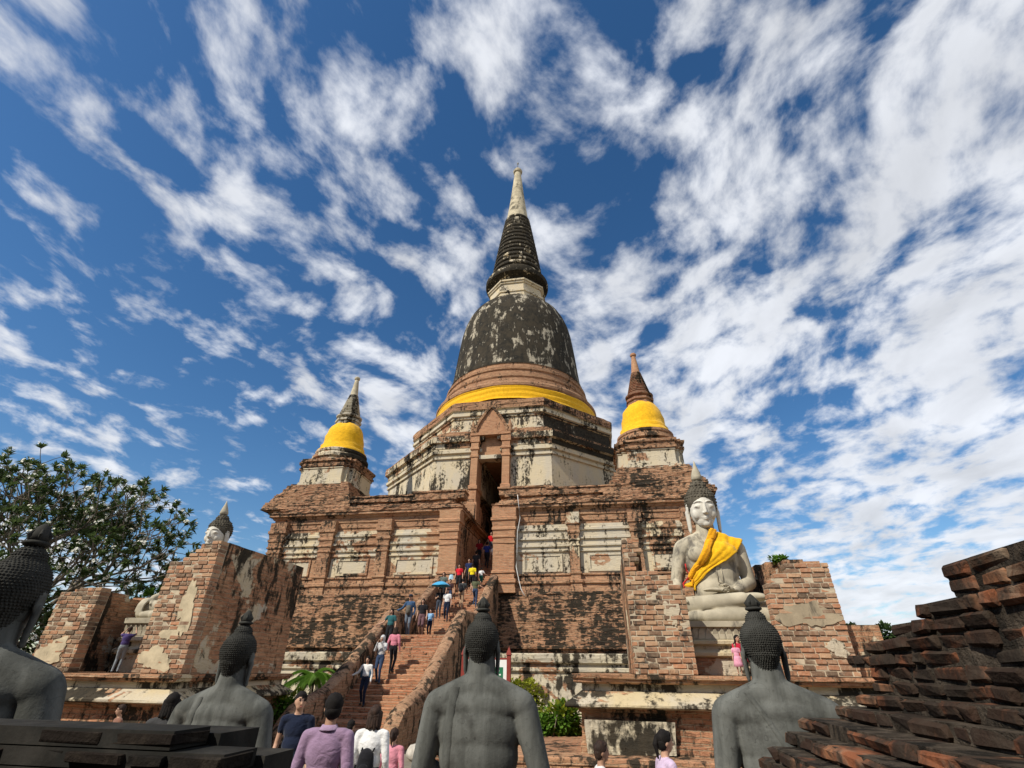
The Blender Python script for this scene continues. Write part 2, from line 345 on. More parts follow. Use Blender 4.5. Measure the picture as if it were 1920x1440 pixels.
XC, YC, YF = -7.54, 44.6, 28.6        # stupa axis and front face of its platform
M = dict(
    facade=masonry('orange_brickwork', 0.18, 0.46, seed=1.0, grain=0.42),
    cornice=masonry('eroded_brickwork', 0.02, 0.50, seed=2.3, bumpd=0.07, streak=1.25, grain=0.55, gs=3.5, gz=3.0),
    dark=masonry('blackened_brickwork', 0.06, 0.60, seed=3.1, bumpd=0.06, streak=1.2, drip=1.6, grain=0.62, gs=2.6, gz=3.2),
    bay=masonry('flaking_plaster', 0.58, 0.44, seed=4.6, grain=0.4),
    panel=masonry('pale_plaster', 0.80, 0.40, seed=5.2, pla=(0.51, 0.435, 0.305), grain=0.4),
    octw=masonry('cream_plaster', 0.86, 0.46, seed=6.4, pla=(0.54, 0.455, 0.305), grain=0.35),
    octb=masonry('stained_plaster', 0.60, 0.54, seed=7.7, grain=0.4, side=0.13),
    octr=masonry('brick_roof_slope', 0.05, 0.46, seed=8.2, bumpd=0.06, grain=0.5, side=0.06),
    jamb=masonry('clean_brickwork', 0.0, 0.20, seed=9.1, streak=0.55, b1=(0.50, 0.25, 0.135), b2=(0.40, 0.185, 0.10)),
    bell=masonry('black_bell_plaster', 0.90, 0.70, seed=10.9, rnd=(XC, YC, 6.5), pla=(0.42, 0.37, 0.28), plb=(0.27, 0.24, 0.18), b1=(0.30, 0.15, 0.09), drip=0.7, grain=0.50, gs=1.5),
    ringb=masonry('round_brickwork', 0.02, 0.40, seed=11.3, rnd=(XC, YC, 7.5), bumpd=0.05, grain=0.4),
    neck=masonry('neck_plaster', 0.85, 0.42, seed=12.2, rnd=(XC, YC, 3.5)),
    cone=masonry('dark_ring_plaster', 0.85, 0.75, seed=13.8, rnd=(XC, YC, 2.5), drip=2.5, grain=0.45, gs=2.5),
    tip=plain('pale_cone_plaster', (0.46, 0.40, 0.28), 0.3, 1.2, dark=(0.09, 0.08, 0.06), da=0.34),
    terr=masonry('blotched_plaster', 0.72, 0.53, grain=0.45, gs=2.5, seed=14.4, pla=(0.58, 0.51, 0.36), drip=1.8),
    niche=masonry('niche_brickwork', 0.40, 0.50, grain=0.4, gs=4.0, row=0.105, bw=0.32, seed=15.9, bumpd=0.04),
    plinth=masonry('plinth_brickwork', 0.16, 0.45, grain=0.5, gs=5.0, row=0.095, bw=0.32, seed=16.6, bumpd=0.04, b1=(0.46, 0.23, 0.13)),
    mould=masonry('cream_moulding', 0.68, 0.53, grain=0.5, gs=3.0, seed=17.5, pla=(0.50, 0.41, 0.25)),
    step=masonry('stair_brickwork', 0.0, 0.34, grain=0.6, row=0.075, seed=18.1, b1=(0.45, 0.19, 0.10), b2=(0.36, 0.14, 0.075)),
    rail=masonry('worn_rail_brickwork', 0.12, 0.52, grain=0.5, gs=4.0, row=0.08, seed=19.3, b1=(0.36, 0.20, 0.12), b2=(0.27, 0.14, 0.09), bumpd=0.05),
    brick=brick_piece('loose_brick', 0.46, (0.98, 0.95, 0.86)), brickd=brick_piece('shaded_brick', 0.74, (0.58, 0.41, 0.32), 4.0, (0.016, 0.015, 0.013)),  # brickd: shade on the near right wall put into the tint
    brickl=brick_piece('orange_brick', 0.34, (1.05, 0.98, 0.88), 7.0), brickk=brick_piece('deep_shade_brick', 1.15, (0.16, 0.14, 0.13), 2.0, (0.010, 0.0095, 0.0085)),  # brickk: deep shade of the low left wall put into the colour
    mortar=plain('lime_mortar', (0.50, 0.42, 0.30), 0.3, 5, dark=(0.05, 0.045, 0.04), da=0.3),
    mortard=plain('black_mortar', (0.032, 0.030, 0.026), 0.5, 5, dark=(0.02, 0.02, 0.018), da=0.5),  # near black: shade of the low left wall put into the mortar colour
    stone=plain('pale_statue_plaster', (0.43, 0.385, 0.285), 0.25, 1.6, 0.8, 0.25, 0.01, dark=(0.11, 0.10, 0.085), da=0.42),
    stoneg=statue_mat(),
    face=plain('whitewashed_plaster', (0.58, 0.55, 0.47), 0.10, 3.0, 0.75, 0.1, 0.004),
    hair=plain('dark_hair_plaster', (0.10, 0.088, 0.066), 0.4, 6.0, 0.85, 0.3, 0.01),
    hairg=plain('grey_hair_plaster', (0.045, 0.045, 0.04), 0.3, 6.0, 0.85, 0.3, 0.005),
    yellow=cloth('yellow_cloth', (0.80, 0.44, 0.013), 0.75),
    orange=cloth('orange_cloth', (0.80, 0.36, 0.01), 0.6), red=cloth('red_cloth', (0.55, 0.03, 0.03)),
    ground=plain('dusty_paving', (0.24, 0.21, 0.165), 0.25, 1.2, 0.95, 0.4, 0.01),
    bark=plain('grey_bark', (0.20, 0.17, 0.13), 0.4, 6, 0.9, 0.6, 0.02),
    leaf=leafmat('frangipani_leaf', (0.045, 0.078, 0.024), (0.115, 0.16, 0.052)),
    leafb=leafmat('bright_leaf', (0.07, 0.16, 0.018), (0.16, 0.29, 0.035)),
    leafy=leafmat('yellow_leaf', (0.16, 0.22, 0.02), (0.34, 0.33, 0.03)),
    leafd=leafmat('dark_leaf', (0.025, 0.05, 0.018), (0.06, 0.10, 0.03)),
    flower=plain('white_flower', (0.80, 0.78, 0.66), 0.06, 9, 0.6, 0),
    tile=plain('roof_tiles', (0.22, 0.09, 0.05), 0.3, 4), white=plain('white_paint', (0.75, 0.75, 0.72), 0.06, 4, 0.5, 0.05, 0.002),
    green=plain('sign_green', (0.03, 0.16, 0.08), 0.06, 4, 0.4, 0), maroon=plain('maroon_paint', (0.22, 0.045, 0.035), 0.15, 6, 0.5, 0.1, 0.002),
    cable=plain('white_cable', (0.6, 0.6, 0.57), 0.1, 5, 0.5, 0), rock=plain('pale_rock', (0.45, 0.42, 0.36), 0.3, 5, 0.9, 0.5, 0.02),
    tan=plain('tan_render', (0.36, 0.295, 0.20), 0.2, 2.2, 0.9, 0.4, 0.01, dark=(0.06, 0.055, 0.045), da=0.35), bay2=plain('yellowed_plaster', (0.50, 0.42, 0.28), 0.25, 3.0, 0.9, 0.5, 0.015, dark=(0.06, 0.055, 0.045), da=0.3),
    mortarb=plain('crumbling_mortar', (0.075, 0.060, 0.045), 0.6, 14, 0.95, 0.9, 0.02, dark=(0.015, 0.014, 0.012), da=0.5),
    iron=plain('grey_metal', (0.25, 0.25, 0.24), 0.1, 5, 0.5, 0),
)

# ------------------------------------------------------------------ ground
GZ = -0.1
mb = MB(); mb.add([(-900, -900, GZ), (900, -900, GZ), (900, 1500, GZ), (-900, 1500, GZ)], [(0, 1, 2, 3)])
struct(mb.build('ground', M['ground']))

# ------------------------------------------------------------------ main stupa
def steps_profile(o0, z0, o1, z1, n, rnd, j=0.03):
    """a battered face laid in courses that each step back a little"""
    p = []
    for i in range(n):
        a = o0 + (o1 - o0) * i / n; z = z0 + (z1 - z0) * i / n; zz = z0 + (z1 - z0) * (i + 1) / n
        a += rnd.uniform(-j, j); p += [(a, z + 0.001), (a - 0.004, zz)]
    return p

def subdivide_jitter(o, cuts, amp, seed):
    bm = bmesh.new(); bm.from_mesh(o.data); rnd = random.Random(seed)
    ed = [e for e in bm.edges if e.calc_length() > 3.0]
    bmesh.ops.subdivide_edges(bm, edges=ed, cuts=cuts, use_grid_fill=False)
    for v in bm.verts: v.co += Vector((rnd.uniform(-1, 1) * amp, rnd.uniform(-1, 1) * amp, rnd.uniform(-1, 1) * amp * 0.6))
    bm.to_mesh(o.data); bm.free()

SL, SR = XC - 0.55, XC + 1.37          # slot of the upper stairs
HWX = 13.1
XL, XR = XC - HWX, XC + HWX
plan = [(XL, YF), (XR, YF), (XR, 60), (XL, 60)]
def planw(w): return [(XL, YF), (SL - w, YF), (SL - w, 43), (SR + w, 43), (SR + w, YF), (XR, YF), (XR, 60), (XL, 60)]
plan_n = [(XL, YF), (SL, YF), (SL, 43), (SR, 43), (SR, YF), (XR, YF), (XR, 60), (XL, 60)]
rnd = random.Random(5)
stupa = thing('stupa', 'tall bell-shaped brick stupa with dark weathered bell and ringed spire', 'stupa', (XC, YC, GZ))
def S(o):
    """parent to the stupa while keeping world coordinates"""
    o.parent = stupa; o.matrix_parent_inverse = Matrix.Translation((-XC, -YC, -GZ)); return o

pr = [(1.25, GZ + 0.01), (1.25, 2.5), (1.05, 2.52), (1.05, 2.72), (1.2, 2.76), (1.2, 2.9), (0.9, 2.93), (0.9, 3.1)] + steps_profile(0.86, 3.12, 0.36, 5.5, 20, rnd, 0.035)
o = S(MB().sweep(plan, pr).build('lower_wall', M['dark'])); subdivide_jitter(o, 30, 0.022, 3)
pr = [(0.34, 5.5), (0.34, 5.72), (0.26, 5.74), (0.26, 5.9), (0.36, 5.94), (0.36, 6.06), (0.18, 6.1), (0.14, 6.35), (0.22, 6.38), (0.22, 6.48), (0.02, 6.5)]
o = S(MB().sweep(planw(0.33), pr).build('base_moulding', M['facade'])); subdivide_jitter(o, 24, 0.012, 4)
S(MB().sweep(plan_n, [(0.0, 6.45), (0.0, 9.4)]).build('core_wall', M['facade']))
pr = [(0.03, 9.38), (0.06, 9.42), (0.06, 9.72), (0.12, 9.75), (0.12, 10.02), (0.2, 10.06), (0.26, 10.14), (0.42, 10.2), (0.42, 10.36)]
o = S(MB().sweep(planw(0.40), pr).build('frieze', M['facade'])); subdivide_jitter(o, 24, 0.015, 5)
pr = [(0.40, 10.36)] + steps_profile(0.46, 10.37, -0.3, 10.95, 7, rnd, 0.06) + [(-0.34, 10.96), (-0.34, 11.1), (-0.2, 11.12), (-0.2, 11.3)]
o = S(MB().sweep(planw(0.42), pr).build('cornice', M['cornice'])); subdivide_jitter(o, 40, 0.045, 6)
# broken parapet, in lengths
for a, b, z1 in ((-8.4, -4.2, 11.62), (-4.15, -0.75, 11.78), (1.6, 4.6, 11.8), (4.65, 9.0, 11.66)):
    pr = [(0, 11.25), (0.05, 11.3), (0.05, z1 - 0.12), (0.12, z1 - 0.1), (0.12, z1)]
    o = S(MB().sweep([(XC + a, YF + 0.5), (XC + b, YF + 0.5), (XC + b, YF + 1.3), (XC + a, YF + 1.3)], pr).build('parapet', M['cornice'])); subdivide_jitter(o, 10, 0.03, int(b * 10))

# pilasters and the piers beside the slot
pp = [(0.10, 5.46), (0.10, 5.72), (0.05, 5.75), (0.05, 5.92), (0.12, 5.95), (0.12, 6.1), (0.0, 6.16), (0.0, 6.4), (0.06, 6.43), (0.06, 6.52), (0.0, 6.55),
      (0.0, 7.9), (0.05, 7.93), (0.05, 8.0), (0.0, 8.03), (0.0, 8.2), (0.06, 8.23), (0.06, 8.32), (0.02, 8.35), (0.04, 8.6), (0.10, 8.64), (0.10, 8.76), (0.05, 8.8), (0.10, 9.1), (0.16, 9.14), (0.16, 9.3), (0.10, 9.33), (0.12, 9.82)]
for a, b, d, mt in ((-13.2, -12.1, 0.32, 'facade'), (-9.70, -8.72, 0.32, 'facade'), (-5.88, -4.98, 0.32, 'facade'), (-1.85, -0.58, 0.55, 'jamb'), (1.40, 2.82, 0.55, 'jamb'), (5.80, 6.52, 0.32, 'bay'), (9.30, 10.02, 0.32, 'facade'), (12.2, 13.2, 0.32, 'facade')):
    z9 = 1.0 if d < 0.5 else 1.08
    prf = [(q, 5.46 + (z - 5.46) * z9) for q, z in pp]
    o = S(MB().sweep([(XC + a + 0.1, YF - d), (XC + b - 0.1, YF - d), (XC + b - 0.1, YF + 0.1), (XC + a + 0.1, YF + 0.1)], prf).build('pilaster', M[mt])); rough(o.data, 0.012, int(a * 7))
# bays of plaster mouldings with sunk panels
for i, (a, b, mt) in enumerate(((-12.15, -9.65, 'bay'), (-8.75, -5.85, 'bay'), (-5.0, -1.8, 'bay'), (2.75, 5.85, 'panel'), (6.45, 9.35, 'panel'), (9.95, 12.3, 'bay'))):
    p = [(YF + 0.2, 6.5), (YF - 0.05, 6.5), (YF - 0.05, 7.62), (YF - 0.16, 7.66), (YF - 0.16, 7.74), (YF - 0.08, 7.77), (YF - 0.08, 7.9), (YF - 0.18, 7.94), (YF - 0.18, 8.05), (YF - 0.1, 8.08),
         (YF - 0.1, 8.28), (YF - 0.22, 8.34), (YF - 0.22, 8.46), (YF - 0.12, 8.5), (YF - 0.14, 8.78), (YF - 0.24, 8.84), (YF - 0.24, 8.97), (YF - 0.12, 9.02), (YF - 0.12, 9.2), (YF + 0.2, 9.22)]
    bay = S(MB().extrude_x(list(reversed(p)), XC + a, XC + b).build('wall_bay', M[mt])); rough(bay.data, 0.006, i)
    x0, x1 = XC + a + 0.42, XC + b - 0.42; y = YF - 0.05; mb = MB()
    for x_0, x_1, z_0, z_1 in ((x0, x1, 6.58, 6.7), (x0, x1, 7.42, 7.54), (x0, x0 + 0.12, 6.7, 7.42), (x1 - 0.12, x1, 6.7, 7.42)): mb.box(x_0, x_1, y - 0.07, y + 0.02, z_0, z_1)
    fr = S(mb.build('panel_frame', M[mt])); rough(fr.data, 0.006, i + 9)
    S(MB().box(x0 + 0.125, x1 - 0.125, y - 0.022, y + 0.02, 6.705, 7.415).build('sunk_panel', M['panel']))

# octagonal drum in two tiers
def octa(ap, notch=None):
    Rr = ap / math.cos(PI / 8)
    v = [(XC + Rr * math.cos(-PI / 2 + PI / 8 + k * PI / 4), YC + Rr * math.sin(-PI / 2 + PI / 8 + k * PI / 4)) for k in range(8)]
    if notch:
        a, b, d = notch; y0 = YC - ap
        v = v + [(XC + a, y0), (XC + a, y0 + d), (XC + b, y0 + d), (XC + b, y0)]
        v = v[:8] + v[8:]
    return v
nt = (-1.0, 0.92, 10.0)
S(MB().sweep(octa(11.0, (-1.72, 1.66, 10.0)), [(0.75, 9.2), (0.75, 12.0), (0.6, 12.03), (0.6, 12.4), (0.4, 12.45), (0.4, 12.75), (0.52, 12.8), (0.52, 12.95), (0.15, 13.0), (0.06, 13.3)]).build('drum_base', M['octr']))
S(MB().sweep(octa(11.0, nt), [(0.0, 13.28), (0.0, 15.75)]).build('drum_wall', M['octw']))
S(MB().sweep(octa(11.0, nt), [(0.02, 15.74), (0.14, 15.78), (0.14, 15.95), (0.06, 15.98), (0.06, 16.1), (0.26, 16.18), (0.26, 16.42), (0.12, 16.46), (0.12, 16.6), (0.16, 16.62)]).build('drum_moulding', M['octw']))
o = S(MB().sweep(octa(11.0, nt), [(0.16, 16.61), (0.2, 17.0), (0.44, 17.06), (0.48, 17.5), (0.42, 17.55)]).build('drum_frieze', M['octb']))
pr = [(0.40, 17.54)] + steps_profile(0.40, 17.55, -1.5, 18.7, 9, rnd, 0.05)
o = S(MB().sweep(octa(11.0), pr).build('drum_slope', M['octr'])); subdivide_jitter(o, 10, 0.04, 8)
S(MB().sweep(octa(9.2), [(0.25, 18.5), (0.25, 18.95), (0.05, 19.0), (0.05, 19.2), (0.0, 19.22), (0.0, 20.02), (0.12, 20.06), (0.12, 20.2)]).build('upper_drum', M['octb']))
S(MB().sweep(octa(9.2), [(0.1, 20.19), (0.26, 20.26), (0.26, 20.5), (0.14, 20.54), (0.14, 20.75), (0.3, 20.8)]).build('upper_moulding', M['octw']))
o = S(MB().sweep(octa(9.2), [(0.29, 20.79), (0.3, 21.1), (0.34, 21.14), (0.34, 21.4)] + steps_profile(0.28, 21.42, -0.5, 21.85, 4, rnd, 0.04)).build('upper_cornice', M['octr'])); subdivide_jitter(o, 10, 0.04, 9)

# doorway
yo = YC - 11.0
def jamb(a, b):
    prf = [(0.12, 10.8), (0.12, 12.1), (0.05, 12.15), (0.0, 12.2), (0.0, 13.1), (0.08, 13.15), (0.08, 13.4), (0.0, 13.45), (0.0, 15.6), (0.06, 15.64), (0.06, 15.78), (0.0, 15.82), (0.0, 16.2), (0.08, 16.25), (0.08, 16.4), (0.03, 16.44), (0.03, 16.8), (0.1, 16.85), (0.1, 17.35)]
    o = S(MB().sweep([(XC + a, yo - 0.55), (XC + b, yo - 0.55), (XC + b, yo + 0.9), (XC + a, yo + 0.9)], prf).build('door_jamb', M['jamb'])); rough(o.data, 0.01, 3)
jamb(-1.5, -0.98); jamb(0.9, 1.46)
S(MB().box(XC - 1.0, XC + 0.92, yo - 0.32, yo + 0.6, 15.55, 15.85).build('lintel', M['panel']))
S(MB().box(XC - 1.02, XC + 0.94, yo - 0.1, yo + 10.2, 15.86, 17.55).build('tympanum_wall', M['jamb']))
S(MB().box(XC - 1.6, XC + 1.56, yo - 0.72, yo + 0.9, 17.36, 17.56).build('door_cornice', M['jamb']))
# pointed pediment: outline in (x, z), flat brick field with a raised rim
def ped(sx, sz, n=18):
    out = []
    for k in range(n + 1):
        t = k / n; x = (1 - t) ** 0.72 * (1 + 0.34 * math.sin(t * PI) * (1 - t)); out.append((x * sx, t * sz))
    return out
right = ped(1.32, 2.45); outl = [(XC - 0.02 + x, 17.56 + z) for x, z in right] + [(XC - 0.02 - x, 17.56 + z) for x, z in reversed(right[:-1])]
nn = len(outl)
def slab(outl, y0, y1):
    mb = MB(); n_ = len(outl); mb.add([(x, y0, z) for x, z in outl] + [(x, y1, z) for x, z in outl], [tuple(reversed(range(n_))), tuple(range(n_, 2 * n_))] + [(i, (i + 1) % n_, n_ + (i + 1) % n_, n_ + i) for i in range(n_)]); return mb
S(slab([(XC - 0.02 + (x - XC + 0.02) * 0.86, 17.56 + (z - 17.56) * 0.9) for x, z in outl], yo - 0.52, yo + 1.6).build('pediment_field', M['jamb']))
mb = MB(); inner = [(XC - 0.02 + (x - XC + 0.02) * 0.83, 17.56 + (z - 17.56) * 0.88) for x, z in outl]
for i in range(nn - 1):
    a, b, c, d = outl[i], outl[i + 1], inner[i + 1], inner[i]
    mb.add([(a[0], yo - 0.68, a[1]), (b[0], yo - 0.68, b[1]), (c[0], yo - 0.68, c[1]), (d[0], yo - 0.68, d[1]), (a[0], yo + 1.7, a[1]), (b[0], yo + 1.7, b[1]), (c[0], yo - 0.5, c[1]), (d[0], yo - 0.5, d[1])],
           [(0, 1, 2, 3), (0, 4, 5, 1), (3, 2, 6, 7)])
o = S(mb.build('pediment_rim', M['cornice'])); rough(o.data, 0.02, 1)
for sx in (-1.5, 1.46): S(MB().lathe([(0.22, 17.56), (0.26, 17.75), (0.16, 17.9), (0.22, 18.1), (0.12, 18.4), (0.02, 18.75)], 10, (XC + sx, yo - 0.4)).build('corner_finial', M['cornice'], None, True))

# round rings, bell, neck, spire
nm = 112
S(MB().lathe([(8.5, 21.5), (8.5, 22.1), (8.2, 22.2), (8.0, 22.5), (7.95, 23.4), (8.1, 23.6), (8.3, 23.8), (8.32, 24.05), (8.15, 24.3), (7.7, 24.42), (7.65, 24.9), (7.5, 25.0), (7.62, 25.15), (7.62, 25.4), (7.35, 25.5), (7.3, 25.95), (7.42, 26.05), (7.42, 26.3), (7.15, 26.42), (7.05, 26.8), (7.1, 26.95)], nm, (XC, YC)).build('ring_base', M['ringb'], None, True, 28))
bp = [(7.12, 26.9), (7.12, 27.1), (6.95, 27.2), (6.85, 28.2), (6.72, 29.5), (6.58, 31.0), (6.42, 32.5), (6.25, 33.9), (6.0, 35.1), (5.66, 36.1), (5.25, 36.9), (4.75, 37.5), (4.15, 37.9), (3.5, 38.1), (3.0, 38.15)]
S(MB().lathe(bp, nm, (XC, YC)).build('bell', M['bell'], None, True, 28))
S(MB().sweep(octa(3.05), [(0.4, 38.0), (0.4, 38.7), (0.15, 38.75), (0.15, 39.2), (0.28, 39.25), (0.28, 39.45), (0.0, 39.5), (0.0, 40.6), (0.15, 40.65), (0.15, 40.85), (0.3, 40.9), (0.3, 41.1), (0.0, 41.15)]).build('neck_block', M['neck']))
S(MB().lathe([(2.9, 41.1), (2.9, 41.9), (3.2, 42.0), (3.75, 42.1), (3.85, 42.3), (3.85, 42.65), (3.6, 42.85), (3.3, 43.0)], nm, (XC, YC)).build('spire_disc', M['cone'], None, True, 28))
pf = []; nr = 15
for i in range(nr):
    z = 43.0 + (54.5 - 43.0) * (i / nr) ** 0.93; z1 = 43.0 + (54.5 - 43.0) * ((i + 1) / nr) ** 0.93
    r = 3.22 + (1.62 - 3.22) * i / nr; h = z1 - z
    pf += [(r * 0.92, z), (r, z + h * 0.22), (r * 1.01, z + h * 0.45), (r * 0.985, z + h * 0.7), (r * 0.90, z + h * 0.9)]
S(MB().lathe(pf, 64, (XC, YC)).build('spire_rings', M['cone'], None, True, 40))
S(MB().lathe([(1.5, 54.4), (1.46, 54.9), (1.15, 57.5), (0.85, 60.5), (0.6, 63.4), (0.45, 65.0), (0.62, 65.1), (0.68, 65.4), (0.55, 65.7), (0.2, 65.8)], 40, (XC, YC)).build('spire_tip', M['tip'], None, True, 28))
S(MB().lathe([(0.06, 65.7), (0.05, 67.2), (0.14, 67.3), (0.14, 67.5), (0.02, 67.7)], 8, (XC, YC)).build('lightning_rod', M['iron'], None, True))

def cloth_lathe(name, prof, c, n, label, folds, seed, group=None):
    """a cloth wound about a round drum, with slack horizontal folds"""
    rnd = random.Random(seed); vs = []; fs = []; m_ = len(prof)
    ph = [rnd.uniform(0, 6.28) for _ in range(8)]
    for j, (r, z) in enumerate(prof):
        e = 1.0 if 0 < j < m_ - 1 else 0.3
        for k in range(n):
            a = 2 * PI * k / n
            d = folds * e * (math.sin(j * 1.9 + 2.0 * math.sin(a * 2 + ph[0]) + ph[1]) + 0.6 * math.sin(j * 3.3 + 1.6 * math.sin(a * 3 + ph[2])))
            dz = folds * 1.6 * (math.sin(a * 3 + ph[3]) + 0.6 * math.sin(a * 7 + ph[4]) + 0.3 * math.sin(a * 17 + ph[5]))
            vs.append((c[0] + (r + d) * math.cos(a), c[1] + (r + d) * math.sin(a), z + dz))
    for j in range(m_ - 1):
        for k in range(n): fs.append((j * n + k, j * n + (k + 1) % n, (j + 1) * n + (k + 1) % n, (j + 1) * n + k))
    o = MB().add(vs, fs).build(name, M['yellow'], None, True)
    sm = o.modifiers.new('thick', 'SOLIDIFY'); sm.thickness = 0.02; sm.offset = 0
    return tag(o, label, 'cloth', group)
cloth_lathe('cloth_band', [(8.38, 22.3)] + [(8.22 - 0.03 * math.sin(PI * i / 8), 22.35 + 1.25 * i / 8) for i in range(9)] + [(8.26, 23.66)], (XC, YC), 140, 'long yellow cloth band wound round the base of the great bell', 0.045, 2)

# ------------------------------------------------------------------ small corner stupas
def small_stupa(cx, label, tipmat, ringmat, clabel, seed):
    cy = 32.0
    t = thing('small_stupa', label, 'stupa', (cx, cy, 11.2))
    def P(o): o.parent = t; o.matrix_parent_inverse = Matrix.Translation((-cx, -cy, -11.2)); return o
    rnd = random.Random(seed)
    def red(h, d=0.28):
        q = h - d; q2 = h - 2 * d
        s4 = [(q2, -h), (q2, -q), (q, -q), (q, -q2), (h, -q2)]
        pts = []
        for k in range(4):
            a = k * PI / 2; c_, s_ = round(math.cos(a)), round(math.sin(a))
            pts += [(cx + x * c_ - y * s_, cy + x * s_ + y * c_) for x, y in s4]
        return pts
    sq = [(cx - 2.5, cy - 2.5), (cx + 2.5, cy - 2.5), (cx + 2.5, cy + 2.5), (cx - 2.5, cy + 2.5)]
    o = P(MB().sweep(sq, [(0.75, 10.9)] + steps_profile(0.72, 11.0, -0.35, 13.0, 14, rnd, 0.05)).build('brick_mound', M['cornice'])); subdivide_jitter(o, 8, 0.04, seed)
    P(MB().sweep(red(2.05), [(0.16, 12.9), (0.16, 13.1), (0.05, 13.14), (0.05, 13.28), (0.0, 13.3), (0.0, 14.1), (0.06, 14.13), (0.06, 14.2)]).build('base_block', M['octw'] if seed == 1 else M['panel']))
    o = P(MB().sweep(red(2.05), [(0.04, 14.19), (0.14, 14.26), (0.14, 14.42), (0.06, 14.46), (0.1, 14.62), (0.2, 14.68), (0.2, 14.86)]).build('base_cornice', M['cornice'])); rough(o.data, 0.025, seed)
    P(MB().lathe([(2.0, 14.8), (2.02, 15.0), (1.9, 15.1), (2.08, 15.2), (2.08, 15.42), (1.9, 15.52), (1.85, 15.62), (1.92, 15.7), (1.92, 15.85), (1.78, 15.95)], 56, (cx, cy)).build('ring_base', M['octb'] if seed == 1 else M['facade'], None, True, 28))
    P(MB().lathe([(1.72, 15.9), (1.5, 16.3), (1.42, 16.8), (1.36, 17.4), (1.2, 17.9), (0.95, 18.25), (0.7, 18.35)], 48, (cx, cy)).build('bell', M['facade'], None, True, 28))
    q = [(cx + 1.0 * math.cos(PI / 8 + k * PI / 4), cy + 1.0 * math.sin(PI / 8 + k * PI / 4)) for k in range(8)]
    P(MB().sweep(q, [(0.0, 18.2), (0.0, 18.42), (-0.08, 18.45), (-0.08, 18.6), (0.02, 18.64), (0.02, 18.8), (-0.2, 18.84), (-0.2, 19.0)]).build('neck_block', ringmat))
    P(MB().lathe([(0.78, 18.95), (0.98, 19.05), (1.0, 19.16), (0.85, 19.26)], 40, (cx, cy)).build('spire_disc', ringmat, None, True, 28))
    pf = []; n_ = 13
    for i in range(n_):
        z = 19.24 + 2.0 * i / n_; h = 2.0 / n_; r = 0.84 - 0.50 * i / n_; pf += [(r * 0.9, z), (r, z + h * 0.3), (r, z + h * 0.6), (r * 0.88, z + h * 0.9)]
    P(MB().lathe(pf, 36, (cx, cy)).build('spire_rings', ringmat, None, True, 40))
    P(MB().lathe([(0.32, 21.22), (0.24, 22.0), (0.15, 22.75), (0.22, 22.8), (0.24, 22.92), (0.18, 23.02), (0.05, 23.05)], 24, (cx, cy)).build('spire_tip', tipmat, None, True, 28))
    cloth_lathe('cloth_wrap', [(1.86, 15.82), (1.83, 15.95), (1.72, 16.1), (1.62, 16.28), (1.62, 16.42), (1.55, 16.5), (1.50, 16.62), (1.48, 16.9), (1.45, 17.2), (1.40, 17.5), (1.30, 17.85), (1.16, 18.1), (0.98, 18.3), (0.9, 18.36)], (cx, cy), 96, clabel, 0.026, seed + 20)
redcone = masonry('red_spire_brick', 0.0, 0.45, seed=21.0, rnd=(XC + 11.3, 32.0, 0.7), b1=(0.30, 0.13, 0.08), b2=(0.2, 0.085, 0.055))
greycone = masonry('grey_spire_plaster', 0.8, 0.45, seed=22.0, rnd=(XC - 11.6, 32.0, 0.7), pla=(0.42, 0.38, 0.29))
small_stupa(XC - 11.55, 'small corner stupa with grey plastered spire left of the doorway', M['tip'], greycone, 'yellow cloth wrapped round the bell of the grey-spired small stupa', 1)
small_stupa(XC + 11.3, 'small corner stupa with bare red brick spire right of the doorway', M['jamb'], redcone, 'yellow cloth wrapped round the bell of the red-spired small stupa', 2)

# ------------------------------------------------------------------ lower terrace and stairs
terr = thing('terrace_wall', 'low terrace wall with blotched plaster below the blackened brickwork', 'wall', (XC, 23.5, GZ))
def T(o): o.parent = terr; o.matrix_parent_inverse = Matrix.Translation((-XC, -23.5, -GZ)); return o
for nm_, x0, x1 in (('r', XC + 1.9, XC + 15.5), ('l', XC - 15.5, XC - 1.9)):
    pl = [(x0, 23.5), (x1, 23.5), (x1, 28.4), (x0, 28.4)]
    T(MB().sweep(pl, [(0.3, GZ + 0.01), (0.3, 0.55), (0.12, 0.6), (0.0, 0.65), (0.0, 1.75)]).build('wall_face', M['terr']))
    o = T(MB().sweep(pl, [(0.02, 1.74), (0.1, 1.8), (0.1, 1.92), (0.02, 1.96), (0.02, 2.05), (0.2, 2.12), (0.24, 2.28), (0.24, 2.42), (0.1, 2.45)]).build('coping', M['terr'])); subdivide_jitter(o, 14, 0.012, 11)

